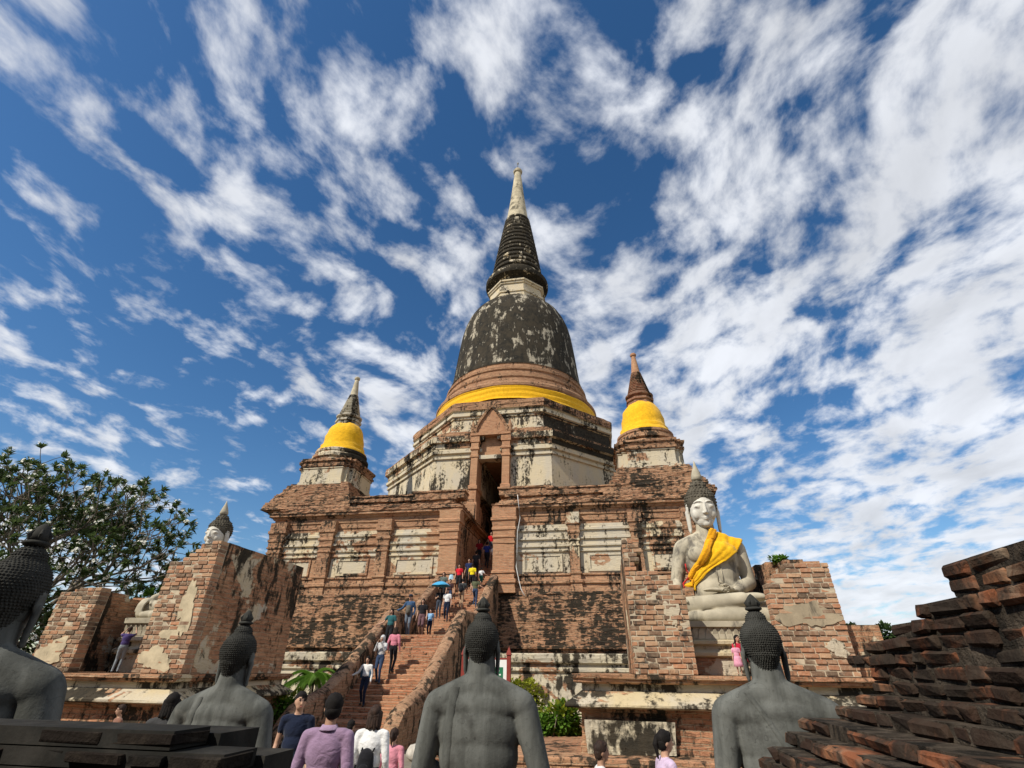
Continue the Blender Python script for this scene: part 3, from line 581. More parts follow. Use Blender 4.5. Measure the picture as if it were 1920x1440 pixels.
stair = thing('staircase', 'steep brick staircase climbing to the dark doorway', 'staircase', (XC, 15, GZ))
def ST(o): o.parent = stair; o.matrix_parent_inverse = Matrix.Translation((-XC, -15, -GZ)); return o
STEPS = []                                  # (y_front, y_back, z_top)
y, z = 14.95, 0.02
for i in range(4): STEPS.append((y, y + 0.55, z)); y += 0.55; z += 0.14
STEPS[-1] = (STEPS[-1][0], 17.4, STEPS[-1][2]); z0 = STEPS[-1][2]; y = 17.4
for i in range(17): z0 += 0.1535; STEPS.append((y, y + 0.253, z0)); y += 0.253
STEPS[-1] = (STEPS[-1][0], 24.1, z0); y = 24.1
for i in range(52): z0 += 0.154; STEPS.append((y, y + 0.2505, z0)); y += 0.2505
def zstep(yy):
    zz = GZ
    for a, b, c in STEPS:
        if yy >= a: zz = c
    return zz
rnd = random.Random(12)
for a, b, zt in STEPS:
    w = 1.36 if b < 28 else 0.88
    cxs = XC if b < 28 else (SL + SR) / 2
    mb = MB(); nseg = 7; d = 0.5
    xs = [cxs - w - 0.05 + (2 * w + 0.1) * k / nseg for k in range(nseg + 1)]
    fr = [rnd.uniform(-0.022, 0.022) for _ in xs]; tp = [rnd.uniform(-0.018, 0.006) for _ in xs]
    vs = []
    for k, x in enumerate(xs):
        vs += [(x, a + fr[k], zt - 0.30), (x, a + fr[k] * 0.6 - 0.006, zt - 0.025 + tp[k]), (x, a + 0.03 + fr[k], zt + tp[k] * 0.5), (x, b + 0.06, zt), (x, b + 0.06, zt - 0.30)]
    fs = []
    for k in range(nseg):
        for q in range(4): fs.append((k * 5 + q, (k + 1) * 5 + q, (k + 1) * 5 + q + 1, k * 5 + q + 1))
        fs.append((k * 5 + 4, (k + 1) * 5 + 4, (k + 1) * 5, k * 5))
    fs += [(0, 1, 2, 3, 4), tuple(nseg * 5 + q for q in (4, 3, 2, 1, 0))]
    ST(mb.add(vs, fs).build('step', M['step']))
def rail(x0, x1, name):
    pts = [(14.85, 0.25), (15.15, 0.62), (15.6, 0.92), (16.7, 1.18), (17.25, 1.30), (17.5, 1.42), (19.5, 2.62), (21.55, 3.88), (21.75, 4.0), (22.1, 4.02), (24.0, 4.06), (24.3, 4.15), (26.7, 5.6), (28.15, 6.47)]
    fine = []
    rnd = random.Random(int(x0 * 10))
    for (y0, z0_), (y1, z1_) in zip(pts, pts[1:]):
        n_ = max(1, int((y1 - y0) / 0.35))
        for k in range(n_): fine.append((y0 + (y1 - y0) * k / n_, z0_ + (z1_ - z0_) * k / n_))
    fine.append(pts[-1]); vs = []; w = x1 - x0; cx = (x0 + x1) / 2
    sec = [(-0.5, None), (-0.5, -0.2), (-0.42, -0.07), (-0.22, 0.0), (0.0, 0.025), (0.22, 0.0), (0.42, -0.07), (0.5, -0.2), (0.5, None)]
    for yy, zz in fine:
        for u, dz in sec: vs.append((cx + u * w + rnd.uniform(-0.012, 0.012), yy + rnd.uniform(-0.02, 0.02), GZ + 0.01 if dz is None else zz + dz + rnd.uniform(-0.014, 0.014)))
    n_ = len(sec); fs = [(i * n_ + k, (i + 1) * n_ + k, (i + 1) * n_ + k + 1, i * n_ + k + 1) for i in range(len(fine) - 1) for k in range(n_ - 1)]
    fs += [tuple(range(n_)), tuple(reversed([(len(fine) - 1) * n_ + k for k in range(n_)]))]
    fs += [(i * n_, i * n_ + n_ - 1, (i + 1) * n_ + n_ - 1, (i + 1) * n_) for i in range(len(fine) - 1)]
    ST(MB().add(vs, fs).build(name, M['rail'], None, True, 40))
rail(XC + 1.34, XC + 1.86, 'balustrade'); rail(XC - 1.86, XC - 1.34, 'balustrade')

# ------------------------------------------------------------------ separate bricks
def brick_meshes(mat, n=6, seed=0, size=(0.28, 0.2, 0.07), bev=0.007, jit=1.0):
    """a worn brick: bevelled box with uneven corners, scaled to unit size"""
    res = []; rnd = random.Random(seed)
    for i in range(n):
        bm = bmesh.new(); bmesh.ops.create_cube(bm, size=1.0)
        for v in bm.verts: v.co = Vector((v.co.x * size[0], v.co.y * size[1], v.co.z * size[2]))
        bmesh.ops.bevel(bm, geom=list(bm.edges), offset=bev, offset_type='OFFSET', segments=1, affect='EDGES')
        for v in bm.verts: v.co += Vector((rnd.uniform(-1, 1) * 0.004 * jit, rnd.uniform(-1, 1) * 0.005 * jit, rnd.uniform(-1, 1) * 0.003 * jit)); v.co = Vector((v.co.x / size[0], v.co.y / size[1], v.co.z / size[2]))
        me = bpy.data.meshes.new('brick'); bm.to_mesh(me); bm.free(); me.materials.append(mat); res.append(me)
    return res
BM_N = brick_meshes(M['brick'], 6, 1); BM_D = brick_meshes(M['brickd'], 8, 2, (0.2, 0.2, 0.055), 0.012, 1.5); BM_L = brick_meshes(M['brickl'], 6, 3); BM_K = brick_meshes(M['brickk'], 6, 4)

def lay(parent, org, ang, width, z0, course, length, depth, top, meshes, seed, mortar, skip=0.0, left=None, proud=0.010, joint=0.024):
    """courses of single bricks along direction ang from org; top(u) and left(z) give the ragged outline"""
    rnd = random.Random(seed); ux, uy = math.cos(ang), math.sin(ang); nx, ny = uy, -ux       # outward normal
    core = MB(); row = 0; z = z0; W = parent.matrix_world.copy() if False else None
    zmax = max(top(u * width / 20) for u in range(21)); bx = parent.location
    while z + course * 0.6 < zmax:
        u = -rnd.uniform(0, 1) * length * 0.5 if row % 2 else 0.0
        if left: u = left(z) + (u if u > 0 else 0)
        start = None; end = None
        u = max(u, left(z) if left else 0.0)
        first = (length * 0.5 if row % 2 else length)
        while u < width - 0.03:
            l = (first or length) * rnd.uniform(0.8, 1.2); first = None
            if rnd.random() < 0.16: l *= 0.55
            l = min(l, width - u)
            if width - (u + l) < 0.05: l = width - u
            c = u + l / 2
            if z + course * 0.75 <= top(c):
                start = u if start is None else start; end = u + l
                if rnd.random() >= skip:
                    o = bpy.data.objects.new('brick', rnd.choice(meshes)); COL.objects.link(o); o.parent = parent
                    pr_ = proud + rnd.uniform(-0.014, 0.020)
                    o.location = (org[0] + ux * c + nx * (pr_ - depth / 2) - bx[0], org[1] + uy * c + ny * (pr_ - depth / 2) - bx[1], z + course / 2 - bx[2])
                    o.rotation_euler = (rnd.uniform(-0.012, 0.012), rnd.uniform(-0.012, 0.012), ang + rnd.uniform(-0.012, 0.012))
                    o.scale = (l - joint, depth, course - joint * rnd.uniform(0.7, 1.1))
            u += l
        if start is not None:
            a0, a1 = start + 0.02, end - 0.02; q = [(a, d) for a, d in ((a0, 0.0), (a1, 0.0), (a1, depth * 1.0), (a0, depth * 1.0))]
            P = [(org[0] + ux * a - nx * (d + 0.004) - bx[0], org[1] + uy * a - ny * (d + 0.004) - bx[1]) for a, d in q]
            core.add([(p[0], p[1], z - bx[2]) for p in P] + [(p[0], p[1], z + course - 0.004 - bx[2]) for p in P],
                     [(0, 3, 2, 1), (4, 5, 6, 7), (0, 1, 5, 4), (1, 2, 6, 5), (2, 3, 7, 6), (3, 0, 4, 7)])
        z += course; row += 1
    core.build('mortar_core', mortar, parent)

def ragged(h, pts, seed):
    rnd = random.Random(seed); ph = rnd.uniform(0, 9)
    def f(u):
        for (a, za), (b, zb) in zip(pts, pts[1:]):
            if a <= u <= b: base = za + (zb - za) * (u - a) / max(b - a, 1e-6); break
        else: base = pts[-1][1]
        return base + h * (math.sin(u * 7.3 + ph) + math.sin(u * 17.1 + ph * 2)) * 0.5
    return f

def stepped_wall(x0, x1, y0, y1, z0, tops, course=0.105, seed=0):
    """solid wall with a broken stepped top; tops: z along its length (y)"""
    rnd = random.Random(seed); mb = MB(); n_ = len(tops)
    for k in range(n_):
        a = y0 + (y1 - y0) * k / n_; b = y0 + (y1 - y0) * (k + 1) / n_
        mb.box(x0 + rnd.uniform(0, 0.012), x1 - rnd.uniform(0, 0.012), a + 0.0015, b - 0.0015, z0, round(tops[k] / course) * course + rnd.uniform(-0.01, 0.01))
    return mb

# ------------------------------------------------------------------ niche plinths
def plinth(name, label, x0, x1, y0, y1, zt, xs0, xs1):
    t = thing(name, label, 'plinth', ((x0 + x1) / 2, y0, GZ))
    def P(o): o.parent = t; o.matrix_parent_inverse = Matrix.Translation((-(x0 + x1) / 2, -y0, -GZ)); return o
    pl = [(x0, y0), (x1, y0), (x1, y1), (x0, y1)]; d = zt - 1.78
    o = P(MB().sweep([(xs0, y0 - 0.6), (xs1, y0 - 0.6), (xs1, y1 - 0.1), (xs0, y1 - 0.1)], [(0.0, GZ + 0.01), (0.0, 0.34), (0.03, 0.35), (0.03, 0.45), (0.0, 0.47)]).build('footing', M['plinth'])); subdivide_jitter(o, 16, 0.012, 2)
    o = P(MB().sweep(pl, [(0.04, 0.46), (0.04, 0.62), (0.0, 0.64), (0.0, 1.12 + d), (0.05, 1.14 + d), (0.05, 1.2 + d)]).build('wall_face', M['plinth'])); subdivide_jitter(o, 16, 0.012, 3)
    o = P(MB().sweep(pl, [(0.05, 1.19 + d), (0.08, 1.2 + d), (0.26, 1.215 + d), (0.30, 1.235 + d), (0.30, 1.275 + d), (0.24, 1.32 + d), (0.16, 1.37 + d), (0.06, 1.43 + d), (-0.03, 1.49 + d)]).build('curved_moulding', M['mould'])); subdivide_jitter(o, 16, 0.008, 4)
    o = P(MB().sweep(pl, [(-0.04, 1.485 + d), (-0.04, 1.63 + d)]).build('recessed_band', M['terr']))
    o = P(MB().sweep(pl, [(0.06, 1.62 + d), (0.12, 1.65 + d), (0.12, 1.70 + d), (0.17, 1.71 + d), (0.17, 1.78 + d)]).build('ledge', M['plinth'])); subdivide_jitter(o, 20, 0.012, 5)
    return t, P
plr, PR = plinth('niche_plinth', 'moulded brick plinth under the sashed Buddha, with cream moulding', -0.62, 8.0, 11.8, 18.0, 1.78, -3.4, 9.0)
o = PR(MB().box(-0.55, 1.15, 11.66, 11.83, 0.47, 1.0).build('plaster_patch', M['terr'])); rough(o.data, 0.03, 2)
pll, PL_ = plinth('niche_plinth', 'moulded brick plinth under the half-hidden Buddha beside the frangipani', -19.0, -10.12, 11.7, 16.3, 1.66, -19.0, -10.0)

# right niche
nr_ = thing('brick_niche', 'roofless brick niche round the sashed Buddha', 'niche', (2.8, 12.4, 1.78))
lay(nr_, (0.55, 12.4), 0.0, 1.32, 1.79, 0.105, 0.25, 0.3, ragged(0.05, [(0, 4.72), (0.36, 4.66), (0.38, 3.95), (0.7, 3.85), (1.1, 3.75), (1.32, 3.45)], 3), BM_N, 31, M['mortar'])
lay(nr_, (3.62, 12.4), 0.0, 1.42, 1.79, 0.105, 0.25, 0.3, ragged(0.05, [(0, 3.55), (0.3, 3.85), (0.7, 4.0), (1.2, 4.05), (1.42, 3.95)], 4), BM_L, 32, M['mortar'])
def N(o, t): o.parent = t; o.matrix_parent_inverse = Matrix.Translation(-Vector(t.location)); return o
N(stepped_wall(0.57, 1.0, 12.72, 16.6, 1.79, [4.7, 4.65, 4.75, 4.5, 4.2, 4.5, 4.4, 4.3], seed=1).build('side_wall', M['niche']), nr_)
N(stepped_wall(4.55, 5.02, 12.72, 16.6, 1.79, [4.05, 4.1, 4.3, 4.2, 4.45, 4.5, 4.4, 4.6], seed=2).build('side_wall', M['niche']), nr_)
N(MB().box(1.01, 4.54, 16.1, 16.6, 1.79, 4.2).build('back_wall', M['niche']), nr_)
N(MB().box(5.025, 5.75, 12.62, 15.9, 1.79, 2.75).build('buttress', M['niche']), nr_)
def patch(t, cx, cz, rx, rz, y, seed, mat, n=56):
    rnd = random.Random(seed); ph = [rnd.uniform(0, 6.28) for _ in range(7)]; ring = []
    for k in range(n):
        a = 2 * PI * k / n; r = 1 + 0.22 * math.sin(2 * a + ph[0]) + 0.14 * math.sin(3 * a + ph[1]) + 0.10 * math.sin(5 * a + ph[2]) + 0.07 * math.sin(9 * a + ph[3]) + 0.05 * math.sin(14 * a + ph[4]) + rnd.uniform(-0.04, 0.04)
        ring.append((cx + rx * r * math.cos(a), cz + rz * r * math.sin(a)))
    m_ = MB(); m_.add([(x, y, z) for x, z in ring] + [(x + 0.006 * math.cos(i), y + 0.03, z) for i, (x, z) in enumerate(ring)] + [(cx, y - 0.004, cz)], [((i + 1) % n, i, 2 * n) for i in range(n)] + [(i, (i + 1) % n, n + (i + 1) % n, n + i) for i in range(n)])
    return N(m_.build('plaster_patch', mat), t)
patch(nr_, 4.32, 2.93, 0.50, 0.27, 12.374, 3, M['tan']); patch(nr_, 4.72, 2.30, 0.2, 0.14, 12.376, 5, M['panel']); patch(nr_, 1.5, 3.0, 0.14, 0.3, 12.377, 8, M['panel'])
# left niche
nl_ = thing('brick_niche', 'tall brick niche walls hiding most of the bare Buddha', 'niche', (-12.5, 12.0, 1.66))
lay(nl_, (-11.62, 12.0), 0.0, 1.42, 1.67, 0.105, 0.25, 0.3, ragged(0.06, [(0, 4.35), (0.5, 4.45), (0.9, 4.65), (1.1, 4.85), (1.42, 4.82)], 7), BM_L, 33, M['mortar'])
lay(nl_, (-14.75, 12.0), 0.0, 1.30, 1.67, 0.105, 0.25, 0.3, ragged(0.05, [(0, 3.62), (1.3, 3.7)], 8), BM_N, 34, M['mortar'])
N(stepped_wall(-11.1, -10.22, 12.32, 16.2, 1.67, [4.84, 4.86, 4.84, 4.85, 4.86, 4.84, 4.85, 4.86], seed=3).build('side_wall', M['niche']), nl_)
N(stepped_wall(-14.7, -14.2, 12.32, 16.2, 1.67, [3.7, 3.68, 3.6, 3.65, 3.8, 3.7], seed=4).build('side_wall', M['niche']), nl_)
N(MB().box(-14.19, -11.12, 15.7, 16.2, 1.67, 3.75).build('back_wall', M['niche']), nl_)
patch(nl_, -11.05, 1.98, 0.42, 0.26, 11.975, 11, M['bay2']); patch(nl_, -10.62, 3.15, 0.20, 0.62, 11.975, 12, M['bay2']); patch(nl_, -10.85, 2.55, 0.22, 0.2, 11.977, 13, M['bay2']); patch(nl_, -14.2, 2.1, 0.35, 0.35, 11.975, 14, M['bay2'])

# ------------------------------------------------------------------ sculpting helper
def remesh(mb, voxel, it=4, fac=0.5):
    o = bpy.data.objects.new('tmp', mb.mesh('tmp', [])); COL.objects.link(o)
    r = o.modifiers.new('r', 'REMESH'); r.mode = 'VOXEL'; r.voxel_size = voxel
    if it: s_ = o.modifiers.new('s', 'SMOOTH'); s_.factor = fac; s_.iterations = it
    dg = bpy.context.evaluated_depsgraph_get(); dg.update()
    me = bpy.data.meshes.new_from_object(o.evaluated_get(dg), depsgraph=dg)
    old = o.data; bpy.data.objects.remove(o); bpy.data.meshes.remove(old)
    me.polygons.foreach_set('use_smooth', [True] * len(me.polygons)); me.materials.clear()
    return me

# ------------------------------------------------------------------ seated Buddha (unit: shoulders 1 wide, facing +Y)
def buddha_body():
    b = MB()
    b.ell((0, 0.0, 0.18), (0.38, 0.27, 0.22), 30, 20); b.ell((0, 0.03, 0.42), (0.325, 0.205, 0.28), 30, 20); b.ell((0, 0.01, 0.64), (0.345, 0.20, 0.30), 30, 20); b.ell((0, 0.01, 0.82), (0.375, 0.205, 0.30), 30, 20); b.ell((0, -0.01, 0.98), (0.42, 0.17, 0.15), 30, 20)
    b.cap((0, -0.01, 1.02), 0.15, (0, 0.02, 1.34), 0.125)
    for s in (-1, 1):
        b.cap((0, -0.02, 1.15), 0.12, (s * 0.38, -0.01, 0.99), 0.12); b.ell((s * 0.17, 0.14, 0.88), (0.17, 0.10, 0.12), 30, 20)
        b.cap((s * 0.395, 0, 0.97), 0.118, ((0.53 if s > 0 else -0.475), -0.04, 0.54), 0.092)
        b.cap((s * 0.22, 0.04, 0.17), 0.20, (s * 0.70, 0.30, 0.15), 0.145)
    b.cap((0.53, -0.04, 0.54), 0.092, (0.61, 0.32, 0.37), 0.058); b.cap((-0.475, -0.04, 0.54), 0.092, (-0.20, 0.28, 0.405), 0.06)
    b.ell((0.62, 0.40, 0.325), (0.075, 0.09, 0.045), 30, 20); b.ell((-0.06, 0.33, 0.405), (0.15, 0.085, 0.036), 30, 20)
    for k in range(4):
        x = 0.575 + 0.036 * k; l = (0.30, 0.335, 0.32, 0.27)[k]
        b.cap((x, 0.45, 0.325), 0.023, (x, 0.505, 0.25), 0.021, 8); b.cap((x, 0.505, 0.25), 0.021, (x + 0.002, 0.525, 0.41 - l), 0.016, 8)
        y = 0.275 + 0.036 * k; b.cap((0.04, y, 0.41), 0.022, (0.14, y + 0.002, 0.416), 0.021, 8); b.cap((0.14, y, 0.416), 0.021, (0.24 - abs(k - 1.4) * 0.022, y, 0.41), 0.016, 8)
    b.cap((0.56, 0.40, 0.32), 0.026, (0.50, 0.47, 0.26), 0.020, 8); b.cap((-0.12, 0.40, 0.42), 0.026, (-0.03, 0.43, 0.46), 0.019, 8)
    b.cap((-0.70, 0.30, 0.115), 0.125, (0.28, 0.54, 0.085), 0.08); b.cap((0.70, 0.30, 0.20), 0.125, (-0.22, 0.46, 0.29), 0.08)
    b.ell((-0.36, 0.43, 0.31), (0.20, 0.095, 0.055), 30, 20); b.ell((0.40, 0.50, 0.09), (0.2, 0.09, 0.07), 30, 20); b.ell((0, 0.16, 0.10), (0.52, 0.28, 0.10), 30, 20)
    return remesh(b, 0.012, 9)
def buddha_head():
    h = MB()
    h.ell((0, 0.02, 0.22), (0.165, 0.180, 0.235), 24, 16); h.ell((0, -0.02, 0.29), (0.175, 0.195, 0.20), 24, 16); h.ell((0, 0.085, 0.075), (0.108, 0.09, 0.09), 16, 10)
    h.ell((0, 0.148, 0.035), (0.045, 0.030, 0.035)); h.cap((0, 0.186, 0.285), 0.014, (0, 0.210, 0.178), 0.020, 10); h.ell((0, 0.201, 0.163), (0.036, 0.020, 0.015)); h.ell((0, 0.219, 0.170), (0.017, 0.015, 0.014))
    for s in (-1, 1):
        h.ell((s * 0.085, 0.108, 0.155), (0.066, 0.058, 0.075))
        h.ell((s * 0.073, 0.168, 0.243), (0.046, 0.026, 0.021)); h.cap((s * 0.032, 0.176, 0.232), 0.007, (s * 0.075, 0.186, 0.226), 0.0075, 8); h.cap((s * 0.075, 0.186, 0.226), 0.0075, (s * 0.122, 0.148, 0.236), 0.007, 8)
        pts = [(s * x, y, z) for x, y, z in ((0.016, 0.194, 0.286), (0.045, 0.196, 0.300), (0.085, 0.180, 0.303), (0.125, 0.142, 0.287))]
        for a, b in zip(pts, pts[1:]): h.cap(a, 0.0065, b, 0.006, 8)
        h.cap((0, 0.186, 0.112), 0.011, (s * 0.050, 0.168, 0.112), 0.006, 8); h.cap((0, 0.180, 0.091), 0.013, (s * 0.036, 0.168, 0.096), 0.008, 8)
    return remesh(h, 0.0075, 2, 0.4)
BH = buddha_body(); BHD = buddha_head()
BVH = BVHTree.FromPolygons([v.co.copy() for v in BH.vertices], [tuple(p.vertices) for p in BH.polygons])
def ears():
    e = MB()
    e.ell((0.186, -0.015, 0.215), (0.020, 0.052, 0.085)); e.cap((0.192, -0.01, 0.18), 0.034, (0.186, 0.0, -0.02), 0.028, 12, (0.75, 1.15)); e.ell((0.186, 0.005, -0.04), (0.018, 0.03, 0.035))
    return remesh(e, 0.0075, 2)
EAR = ears()
HC, HR = Vector((0, -0.035, 0.300)), Vector((0.196, 0.212, 0.212)); UC, UR = Vector((0, -0.03, 0.492)), Vector((0.104, 0.106, 0.100))
def hair_mesh(mat):
    h = MB(); h.ell(HC, HR, 28, 18); h.ell(UC, UR, 20, 12)
    h.cap((0, -0.075, 0.20), 0.150, (0, -0.055, 0.085), 0.110, 24); h.cap((0, -0.055, 0.085), 0.110, (0, -0.03, 0.02), 0.098, 24); me = remesh(h, 0.011, 2); me.materials.append(mat); return me
def curl_mesh(mat, hme, pitch, r):
    c = MB(); crnd = random.Random(7); bv = BVHTree.FromPolygons([v.co.copy() for v in hme.vertices], [tuple(p.vertices) for p in hme.polygons]); k6 = 6
    def dome(p, nrm, rr):
        q = nrm.to_track_quat('Z', 'Y')
        vs = [p + q @ Vector((rr * math.cos(2 * PI * k / k6), rr * math.sin(2 * PI * k / k6), -rr * 0.3)) for k in range(k6)] + [p + q @ Vector((rr * .62 * math.cos(2 * PI * k / k6), rr * .62 * math.sin(2 * PI * k / k6), rr * 0.55)) for k in range(k6)] + [p + q @ Vector((0, 0, rr * 0.85))]
        c.add(vs, [(k, (k + 1) % k6, k6 + (k + 1) % k6, k6 + k) for k in range(k6)] + [(k6 + k, k6 + (k + 1) % k6, 2 * k6) for k in range(k6)])
    z = 0.02; row = 0; last = None
    while z < 0.60:
        hit = bv.ray_cast(Vector((0, -1, z)), Vector((0, 1, 0)))
        if hit[0] is None: z += 0.004; continue
        if last is not None and (hit[0] - last).length < pitch * 0.86: z += 0.002; continue
        last = hit[0]; rad = abs(hit[0].y + 0.035); n_ = max(6, int(2 * PI * rad / pitch))
        for k in range(n_):
            a = 2 * PI * (k + 0.5 * (row % 2)) / n_; d = Vector((math.cos(a), math.sin(a), 0)); h = bv.ray_cast(Vector((0, -0.035, z)) + d * 1.0, -d)
            if h[0] is None: continue
            if h[0].y > 0.05 and h[0].z < 0.362: continue
            if h[0].y > -0.03 and h[0].z < 0.20: continue
            j = crnd.uniform(0.82, 1.1); dome(h[0] + Vector((crnd.uniform(-1, 1), crnd.uniform(-1, 1), crnd.uniform(-1, 1))) * r * 0.16, h[1], r * j)
        row += 1; z += 0.002
    return c.mesh('curls', mat, True)
def flame_mesh(mat, tall):
    f = MB()
    if tall: f.lathe([(0.05, 0.58), (0.075, 0.60), (0.068, 0.64), (0.05, 0.70), (0.030, 0.75), (0.015, 0.80), (0.003, 0.84)], 14, (0, -0.03))
    else:
        f.lathe([(0.06, 0.585), (0.085, 0.60), (0.085, 0.615), (0.06, 0.625)], 14, (0, -0.03)); f.lathe([(0.05, 0.615), (0.070, 0.64), (0.066, 0.67), (0.048, 0.71), (0.026, 0.738), (0.006, 0.755)], 12, (0, -0.03))
        for k in range(6):
            a = k * PI / 3; c_, s_ = math.cos(a), math.sin(a); f.cap((c_ * 0.055, s_ * 0.055 - 0.03, 0.63), 0.012, (c_ * 0.072, s_ * 0.072 - 0.03, 0.665), 0.012, 6); f.cap((c_ * 0.072, s_ * 0.072 - 0.03, 0.665), 0.012, (c_ * 0.03, s_ * 0.03 - 0.03, 0.72), 0.006, 6)
    return f.mesh('flame_finial', mat, True)
def with_mat(me, mat): m_ = me.copy(); m_.materials.append(mat); return m_
HB, HS = hair_mesh(M['hair']), hair_mesh(M['hairg'])
BIG = dict(body=with_mat(BH, M['stone']), head=with_mat(BHD, M['face']), ear=with_mat(EAR, M['face']), hair=HB, curls=curl_mesh(M['hair'], HB, 0.042, 0.0205), flame=flame_mesh(M['stone'], True))
SML = dict(body=with_mat(BH, M['stoneg']), head=with_mat(BHD, M['stoneg']), ear=with_mat(EAR, M['stoneg']), hair=HS, curls=curl_mesh(M['hairg'], HS, 0.0225, 0.0105), flame=flame_mesh(M['hairg'], False))
def buddha(name, label, loc, rz, scale, hs, K, group=None, tilt=0.0):
    t = thing(name, label, 'statue', loc, rz, group, scale)
    def P(n, me): o = bpy.data.objects.new(n, me); COL.objects.link(o); o.parent = t; return o
    P('body', K['body'])
    hd = P('head', K['head']); hd.location = (0, 0.015, 1.268); hd.scale = (hs,) * 3; hd.rotation_euler = (tilt, 0, 0)
    for n, me, sx in (('hair', K['hair'], 1), ('ear', K['ear'], 1), ('ear', K['ear'], -1), ('flame_finial', K['flame'], 1)):
        o = P(n, me); o.parent = hd; o.scale = (sx, 1, 1)
    c = P('hair_curls', K['curls']); c.parent = hd; c['kind'] = 'stuff'
    return t, hd
big1, _ = buddha('buddha_statue', 'large seated Buddha statue wearing a yellow sash across the chest', (2.98, 14.45, 2.82), PI, 1.85, 1.15, BIG, tilt=-0.16)
big1.scale = (1.85, 1.85, 1.99)
big2, _ = buddha('buddha_statue', 'large seated Buddha statue, its head showing over the tall niche wall', (-12.40, 14.35, 2.95), PI, 1.75, 1.04, BIG, tilt=-0.10)
def pedestal(cx, z1, label, z0):
    t = thing('lotus_pedestal', label, 'pedestal', (cx, 14.3, z0))
    def P(o): o.parent = t; o.matrix_parent_inverse = Matrix.Translation((-cx, -14.3, -z0)); return o
    hx = 1.42; y0, y1 = 13.22, 15.4
    pl = [(cx - hx, y0 + 0.25), (cx - hx + 0.3, y0), (cx + hx - 0.3, y0), (cx + hx, y0 + 0.25), (cx + hx, y1), (cx - hx, y1)]
    h = z1 - z0
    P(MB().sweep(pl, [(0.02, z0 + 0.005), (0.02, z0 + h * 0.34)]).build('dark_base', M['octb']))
    P(MB().sweep(pl, [(0.06, z0 + h * 0.34), (0.1, z0 + h * 0.37), (0.1, z0 + h * 0.43), (0.02, z0 + h * 0.46), (-0.04, z0 + h * 0.5), (-0.04, z0 + h * 0.56), (0.05, z0 + h * 0.6), (0.05, z0 + h * 0.66), (-0.03, z0 + h * 0.69)]).build('moulding', M['mould']))
    P(MB().sweep(pl, [(-0.05, z0 + h * 0.68), (-0.02, z0 + h * 0.92), (0.05, z0 + h * 0.94), (0.05, z1 + 0.06)]).build('seat_slab', M['stone']))
    pm = MB(); n_ = 7
    prof = [(-0.5, 0.0), (-0.46, 0.45), (-0.25, 0.8), (0.0, 1.0), (0.25, 0.8), (0.46, 0.45), (0.5, 0.0)]
    vs = [(x, -0.02, z) for x, z in prof] + [(x * 0.9, -0.35 * math.cos(x * 2.6) * (0.4 + z * 0.6), z * 0.97) for x, z in prof]
    pm.add(vs, [tuple(7 + k for k in range(7))] + [(k, k + 1, 8 + k, 7 + k) for k in range(6)]); me = pm.mesh('petal', M['stone'])
    for k in range(15):
        o = bpy.data.objects.new('petal', me); COL.objects.link(o); o.parent = t
        o.location = (-hx + 0.33 + (2 * hx - 0.66) * k / 14, y0 - 14.3 + 0.035, h * 0.70); o.scale = (0.15, 0.15, h * 0.23)
    return t
pedestal(2.98, 2.82, 'lotus pedestal carrying the sashed Buddha', 1.78)
pedestal(-12.40, 2.95, 'lotus pedestal inside the tall niche, carrying the bare Buddha', 1.66)

